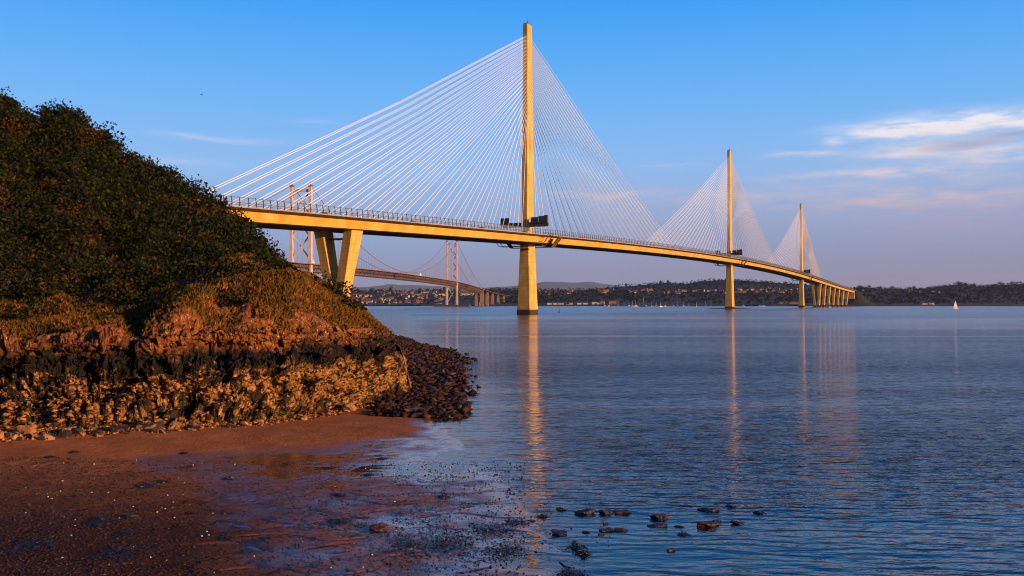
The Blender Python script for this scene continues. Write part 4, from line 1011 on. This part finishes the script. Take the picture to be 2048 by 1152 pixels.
# houses
def house_proto(wall, roof, L, Wd, Hh, Rh):
    r = empty('house')
    q = MB(); q.quad8([(-L / 2, -Wd / 2, -2), (L / 2, -Wd / 2, -2), (L / 2, Wd / 2, -2), (-L / 2, Wd / 2, -2), (-L / 2, -Wd / 2, Hh), (L / 2, -Wd / 2, Hh), (L / 2, Wd / 2, Hh), (-L / 2, Wd / 2, Hh)])
    q.poly([(-L / 2, -Wd / 2, Hh), (-L / 2, Wd / 2, Hh), (-L / 2, 0, Hh + Rh)]); q.poly([(L / 2, Wd / 2, Hh), (L / 2, -Wd / 2, Hh), (L / 2, 0, Hh + Rh)])
    w = q.build('wall', wall, r, local=True)
    q = MB(); e = .5; t = .25; k = Rh / (Wd / 2)
    for sg in (-1, 1):
        a = [(-L / 2 - e, sg * (Wd / 2 + e), Hh - e * k), (L / 2 + e, sg * (Wd / 2 + e), Hh - e * k), (L / 2 + e, 0, Hh + Rh), (-L / 2 - e, 0, Hh + Rh)]
        q.quad8([(x, y, z + .05) for x, y, z in a] + [(x, y, z + t + .05) for x, y, z in a])
    rf = q.build('roof', roof, r, local=True)
    q = MB(); q.box((L * .3, 0, Hh + Rh * .6), 1.1, .9, Rh * .4 + 1.6); q.build('chimney', M['brick'], rf, local=True)
    nw = max(2, int(L / 3.4))
    for sg in (-1, 1):
        for fl in range(1 if Hh < 4.5 else 2):
            for k_ in range(nw):
                xk = -L / 2 + L * (k_ + .5) / nw; q = MB(); y0 = sg * (Wd / 2 + .06)
                q.box((xk, y0, 1.0 + fl * 2.8), 1.2, .15, 1.3); q.build('window', M['glass'], r, local=True)
    return r
protos = {}
for wn_, wm in (('white', 'render'), ('cream', 'cream'), ('brick', 'brick'), ('grey stone', 'stonewall')):
    for rn_, rm_ in (('dark slate', 'slate'), ('red tiled', 'redroof')):
        for sz, dims in (('small', (9, 7.5, 4.2, 3)), ('long', (24, 8.5, 5.6, 3.4))):
            protos[(wn_, rn_, sz)] = [M[wm], M[rm_], dims, None]
def house(x, y, key, zone, ang, sc=1.0):
    pr = protos[key]; p = land_hit(x, y)
    if pr[3] is None: pr[3] = house_proto(pr[0], pr[1], *pr[2]); o = pr[3]
    else: o = copy_tree(pr[3])
    o.location = p; o.rotation_euler = (0, 0, ang); o.scale = (sc, sc, sc)
    tag(o, '%s %s house with %s roof %s' % (key[2], key[0], key[1], zone), 'house', 'houses ' + zone)
def hz(n, x0, x1, y0, y1, zone, wts, long_=.3, sc=(.9, 1.3)):
    for _ in range(n):
        x = rnd.uniform(x0, x1); y = rnd.uniform(y0, y1)
        w = rnd.choices(['white', 'cream', 'brick', 'grey stone'], wts)[0]; r_ = rnd.choice(['dark slate', 'red tiled'])
        house(x, y, (w, r_, 'long' if rnd.random() < long_ else 'small'), zone, rnd.choice([0, .15, -.2, .5, -.5, 1.57, 1.2]), rnd.uniform(*sc) * .85)
hz(46, 702, 880, 600, 609, 'in waterfront rows left of far grey tower', (3, 2, 3, 2), .3)
hz(34, 702, 890, 591, 600, 'on terraces above the waterfront rows', (3, 3, 3, 1), .5)
hz(26, 745, 890, 584, 591, 'near skyline trees above the town', (3, 3, 2, 1), .3)
hz(14, 915, 945, 583, 592, 'just right of far grey tower', (5, 2, 1, 1), .6, (1.0, 1.5))
hz(20, 1078, 1180, 583, 590, 'among trees right of nearest yellow tower', (2, 3, 3, 0), .1, (.8, 1.1))
hz(18, 1190, 1290, 579, 588, 'on slope midway to the middle tower', (3, 2, 3, 0), .5)
hz(20, 1290, 1445, 581, 589, 'in pale row left of middle tower', (6, 3, 1, 0), .7)
hz(30, 1470, 1600, 576, 589, 'in pale rows right of middle tower', (5, 5, 1, 0), .4)
hz(3, 1712, 1735, 581, 584, 'on dark slope right of bridge end', (3, 2, 2, 0), .5)
hz(5, 1810, 1915, 580, 588, 'isolated in dark woods at right', (6, 2, 0, 0), .6)
# sheds and moored quay buildings on the marina front
for x, y, L, wm, lb in ((1225, 609, 22, 'brick', 'big rust-red brick boatshed on the marina quay'), (1205, 610, 14, 'brick', 'smaller brick shed beside the big rust-red boatshed'), (1192, 610, 22, 'greyroof', 'long grey-green shed left of the brick boatsheds'),
                        (1130, 610, 46, 'cream', 'long pale shed on the quay right of the nearest tower'), (1105, 611, 30, 'white', 'low white shed on the quay close to the nearest tower'), (1165, 610, 30, 'white', 'low white marina building under the dark trees'), (1575, 608, 60, 'brick', 'long reddish quay shed left of the farthest tower'), (1855, 609, 42, 'white', 'low white waterside building left of the white sail')):
    p = land_hit(x, y); p.y = max(p.y, 2668)
    r = empty('shed', p, label=lb, cat='shed', group='sheds along the far waterfront'); Hs, Ws = (9, 14) if L < 25 and wm == 'brick' else (4.5, 12)
    wm = 'render' if wm == 'white' else wm; q = MB(); q.box((0, 0, -1), L, Ws, Hs + 1); q.poly([(-L / 2, -Ws / 2, Hs), (-L / 2, Ws / 2, Hs), (-L / 2, 0, Hs + 3)]); q.poly([(L / 2, Ws / 2, Hs), (L / 2, -Ws / 2, Hs), (L / 2, 0, Hs + 3)]); q.build('wall', M[wm], r, local=True)
    q = MB()
    for sg in (-1, 1): q.quad8([(-L / 2 - .5, sg * (Ws / 2 + .5), Hs - .2), (L / 2 + .5, sg * (Ws / 2 + .5), Hs - .2), (L / 2 + .5, 0, Hs + 3.1), (-L / 2 - .5, 0, Hs + 3.1), (-L / 2 - .5, sg * (Ws / 2 + .5), Hs), (L / 2 + .5, sg * (Ws / 2 + .5), Hs), (L / 2 + .5, 0, Hs + 3.4), (-L / 2 - .5, 0, Hs + 3.4)])
    q.build('roof', M['slate' if wm != 'greyroof' else 'greyroof'], r, local=True)
    q = MB(); q.box((0, -Ws / 2 - .1, -.5), 4.5, .3, 4.6); q.build('door', M['steel_dark'], r, local=True)
# boats
def boat_proto(L, mh, hullm, sail=False):
    r = empty('sailing_boat'); q = MB(); rs2 = []
    for t in np.linspace(0, 1, 9):
        w = L * .16 * (math.sin(math.pi * min(t * .62 + .38, 1.0)) ** .8 if t < 1 else 0) + .02; x = -L / 2 + L * t; dk_ = .9 + .5 * t * t
        rs2.append([(x, -w, dk_), (x, -w * .75, -.3), (x, 0, -.7), (x, w * .75, -.3), (x, w, dk_), (x, 0, dk_ + .1)])
    q.rings(rs2); q.build('hull', hullm, r, local=True)
    q = MB(); q.rings([[(-L * .2 + a, b * s_, z) for a, b, z in ((0, -1, 1.0), (L * .35, -.8, 1.1), (L * .35, .8, 1.1), (0, 1, 1.0))] for s_, z in ((1, 0),)] + [[(-L * .17, -.8, 1.75), (L * .1, -.6, 1.65), (L * .1, .6, 1.65), (-L * .17, .8, 1.75)]]); q.build('cabin', M['white'], r, local=True)
    q = MB(); q.tube((L * .08, 0, 1), (L * .08, 0, mh), .16, .10, 6); q.tube((L * .08, 0, 2.4), (-L * .36, 0, 2.5), .13, None, 6); q.build('mast', M['white'], r, local=True)
    if sail:
        q = MB()
        for (p0, p1, p2) in (((L * .06, 0, 2.5), (-L * .36, .5, 2.6), (L * .06, 0, mh - .4)), ((L * .10, 0, mh * .86), (L * .12, .5, 1.8), (L * .47, 0, 1.5))):
            k0 = [Vector(p0), Vector(p1), Vector(p2)]; th = Vector((0, .03, 0)); q.rings([[v - th for v in k0], [v + th for v in k0]])
        q.build('sail', M['sail'], r, local=True)
    else:
        q = MB(); q.tube((L * .06, 0, 2.75), (-L * .34, 0, 2.8), .28, .2, 6); q.build('sail_cover', M['hullblue'], r, local=True)
    return r
pa = boat_proto(8.5, 12.5, M['white'], True); pa.location = at(1911, 617); pa.rotation_euler = (0, 0, R(200)); tag(pa, 'small boat with tall white sails alone on open water at the right', 'boat', 'boats under sail')
pb = copy_tree(pa); pb.location = at(1658, 615.2); pb.rotation_euler = (0, 0, R(100)); tag(pb, 'small sailing boat in front of the far approach piers of the bridge', 'boat')
pb = copy_tree(pa); pb.location = at(1393, 614.2); pb.rotation_euler = (0, 0, R(80)); pb.scale = (.8,) * 3; tag(pb, 'white-sailed boat just left of the dark rock islet', 'boat')
P1 = boat_proto(10, 13, M['white']); P2 = boat_proto(11, 15, M['hullblue']); first = [P1, P2]; used = [False, False]
def moor(x, y, k, z='', sc=1.0, lb=None):
    o = first[k]
    if used[k]: o = copy_tree(first[k])
    used[k] = True
    p = at(x, y); o.location = p; o.rotation_euler = (0, 0, rnd.uniform(0, 6.28)); o.scale = (sc,) * 3
    tag(o, lb or '%s-hulled yacht with bare mast moored %s' % (('white', 'dark')[k], z), 'boat', 'yachts moored off the far marina')
for x in (1208, 1216, 1224, 1236, 1246, 1257, 1263, 1272, 1280, 1290, 1302, 1311, 1321, 1332, 1345, 1356, 1366, 1376):
    moor(x + rnd.uniform(-2, 2), 612.4 + rnd.uniform(-.2, .6), 0 if rnd.random() < .7 else 1, 'off the marina between the nearest and middle towers', rnd.uniform(.8, 1.25))
for x in (1486, 1502, 1520, 1527, 1410, 1422):
    moor(x, 612.4 + rnd.uniform(-.2, .3), 0 if rnd.random() < .7 else 1, 'near the foot of the middle tower', rnd.uniform(.8, 1.2))
moor(1286, 613.6, 0, sc=1.7, lb='largest white yacht lying off the marina quay'); moor(1322, 614.0, 0, sc=1.3, lb='white yacht with an orange glow nearest to us off the marina')
# buoys
def buoy(x, y, label, m, k=1.0):
    r = empty('buoy', at(x, y), label=label, cat='buoy'); r.scale = (k,) * 3
    q = MB(); q.tube((0, 0, -.4), (0, 0, .7), 1.3, 1.1, 12); q.build('float', m, r, local=True)
    q = MB()
    for a in range(4): q.beam((math.cos(a * 1.571) * .8, math.sin(a * 1.571) * .8, .7), (0, 0, 3.4), .14)
    q.tube((0, 0, .7), (0, 0, 3.0), .55, .15, 8); q.build('tower', m, r, local=True)
    q = MB(); q.tube((0, 0, 3.4), (0, 0, 4.3), .4, .02, 8); q.build('topmark', m, r, local=True)
buoy(1119, 625.5, 'green conical buoy right of the nearest bridge tower', M['green'], .95)
buoy(1268, 620, 'small dark buoy far out between nearest and middle towers', M['black'], .55)
# gull in the sky
g_ = MB(); c = px(401, 188, 210)
root = empty('bird', c, label='tiny dark bird flying in the sky left of the bridge', cat='bird')
g_.rings([[(x, w * math.cos(t), w * math.sin(t)) for t in np.linspace(0, 6.283, 7)[:-1]] for x, w in ((-.28, .01), (-.15, .05), (.05, .07), (.2, .05), (.3, .01))])
for sg in (-1, 1):
    g_.rings([[(x, sg * y, z) for x, z in ((-.08 + sh, zz), (.08 + sh, zz), (.08 + sh, zz + .015), (-.08 + sh, zz + .015))] for y, zz, sh in ((.04, .02, 0), (.3, .12, .03), (.62, .05, -.06))])
b_ = g_.build('body', M['steel_dark'], root, local=True); root.rotation_euler = (0, .2, .6)

# distant hills
M['hill'] = mat('distant_hills', (.05, .07, .08), .95, (.035, .05, .055), .0008, 4)
def hills(name, D, pts, x0=-1400, x1=3600, depth=3500):
    xs_ = np.arange(x0, x1, 8.); ys = np.interp(xs_, [a for a, b in pts], [b for a, b in pts]); ys = ys + 2.0 * fbm(np.stack([xs_ / 60, 0 * xs_, 0 * xs_], -1), 4, int(D) % 97)
    zr = np.maximum(CAMZ + (HOR - ys) / F * D, 0); a = (xs_ - 1024) / F; rows = []
    for t, k in ((-1, 0), (-.6, .35), (-.3, .75), (0, 1), (.4, .8), (1, 0)):
        Dk = D + t * depth; rows.append(np.stack([a * D, np.full_like(a, Dk) , zr * k - (2 if k == 0 else 0)], -1))
    Hh = np.stack(rows, 1); o = mesh_np(name, Hh.reshape(-1, 3), grid_faces(len(xs_), len(rows)), M['hill'], smooth=True); return tag(o, kind='structure')
hills('hills', 26000, [(-1400, 575), (500, 575), (690, 573), (740, 572), (778, 567), (800, 570), (850, 572), (890, 576), (960, 578), (985, 574), (1040, 572), (1070, 569), (1085, 564), (1130, 562), (1185, 564), (1205, 570), (1260, 576), (1700, 578), (3600, 575)])

# ------------------------------------------------------------------ haze
HZ = True
if HZ:
    q = MB(); q.quad8([(-31000, -3000, -6), (31000, -3000, -6), (31000, 31000, -6), (-31000, 31000, -6), (-31000, -3000, 720), (31000, -3000, 720), (31000, 31000, 720), (-31000, 31000, 720)])
    hm = bpy.data.materials.new('haze_air'); hm.use_nodes = True; nt = hm.node_tree; nt.nodes.clear()
    v = nt.nodes.new('ShaderNodeVolumePrincipled'); v.inputs['Density'].default_value = 1.6e-5; v.inputs['Color'].default_value = (.66, .80, 1.0, 1); v.inputs['Anisotropy'].default_value = 0.0
    o_ = nt.nodes.new('ShaderNodeOutputMaterial'); nt.links.new(v.outputs[0], o_.inputs['Volume'])
    tag(q.build('haze', hm), kind='stuff')
print('verts', sum(len(o.data.vertices) for o in COL.objects if o.type == 'MESH'))
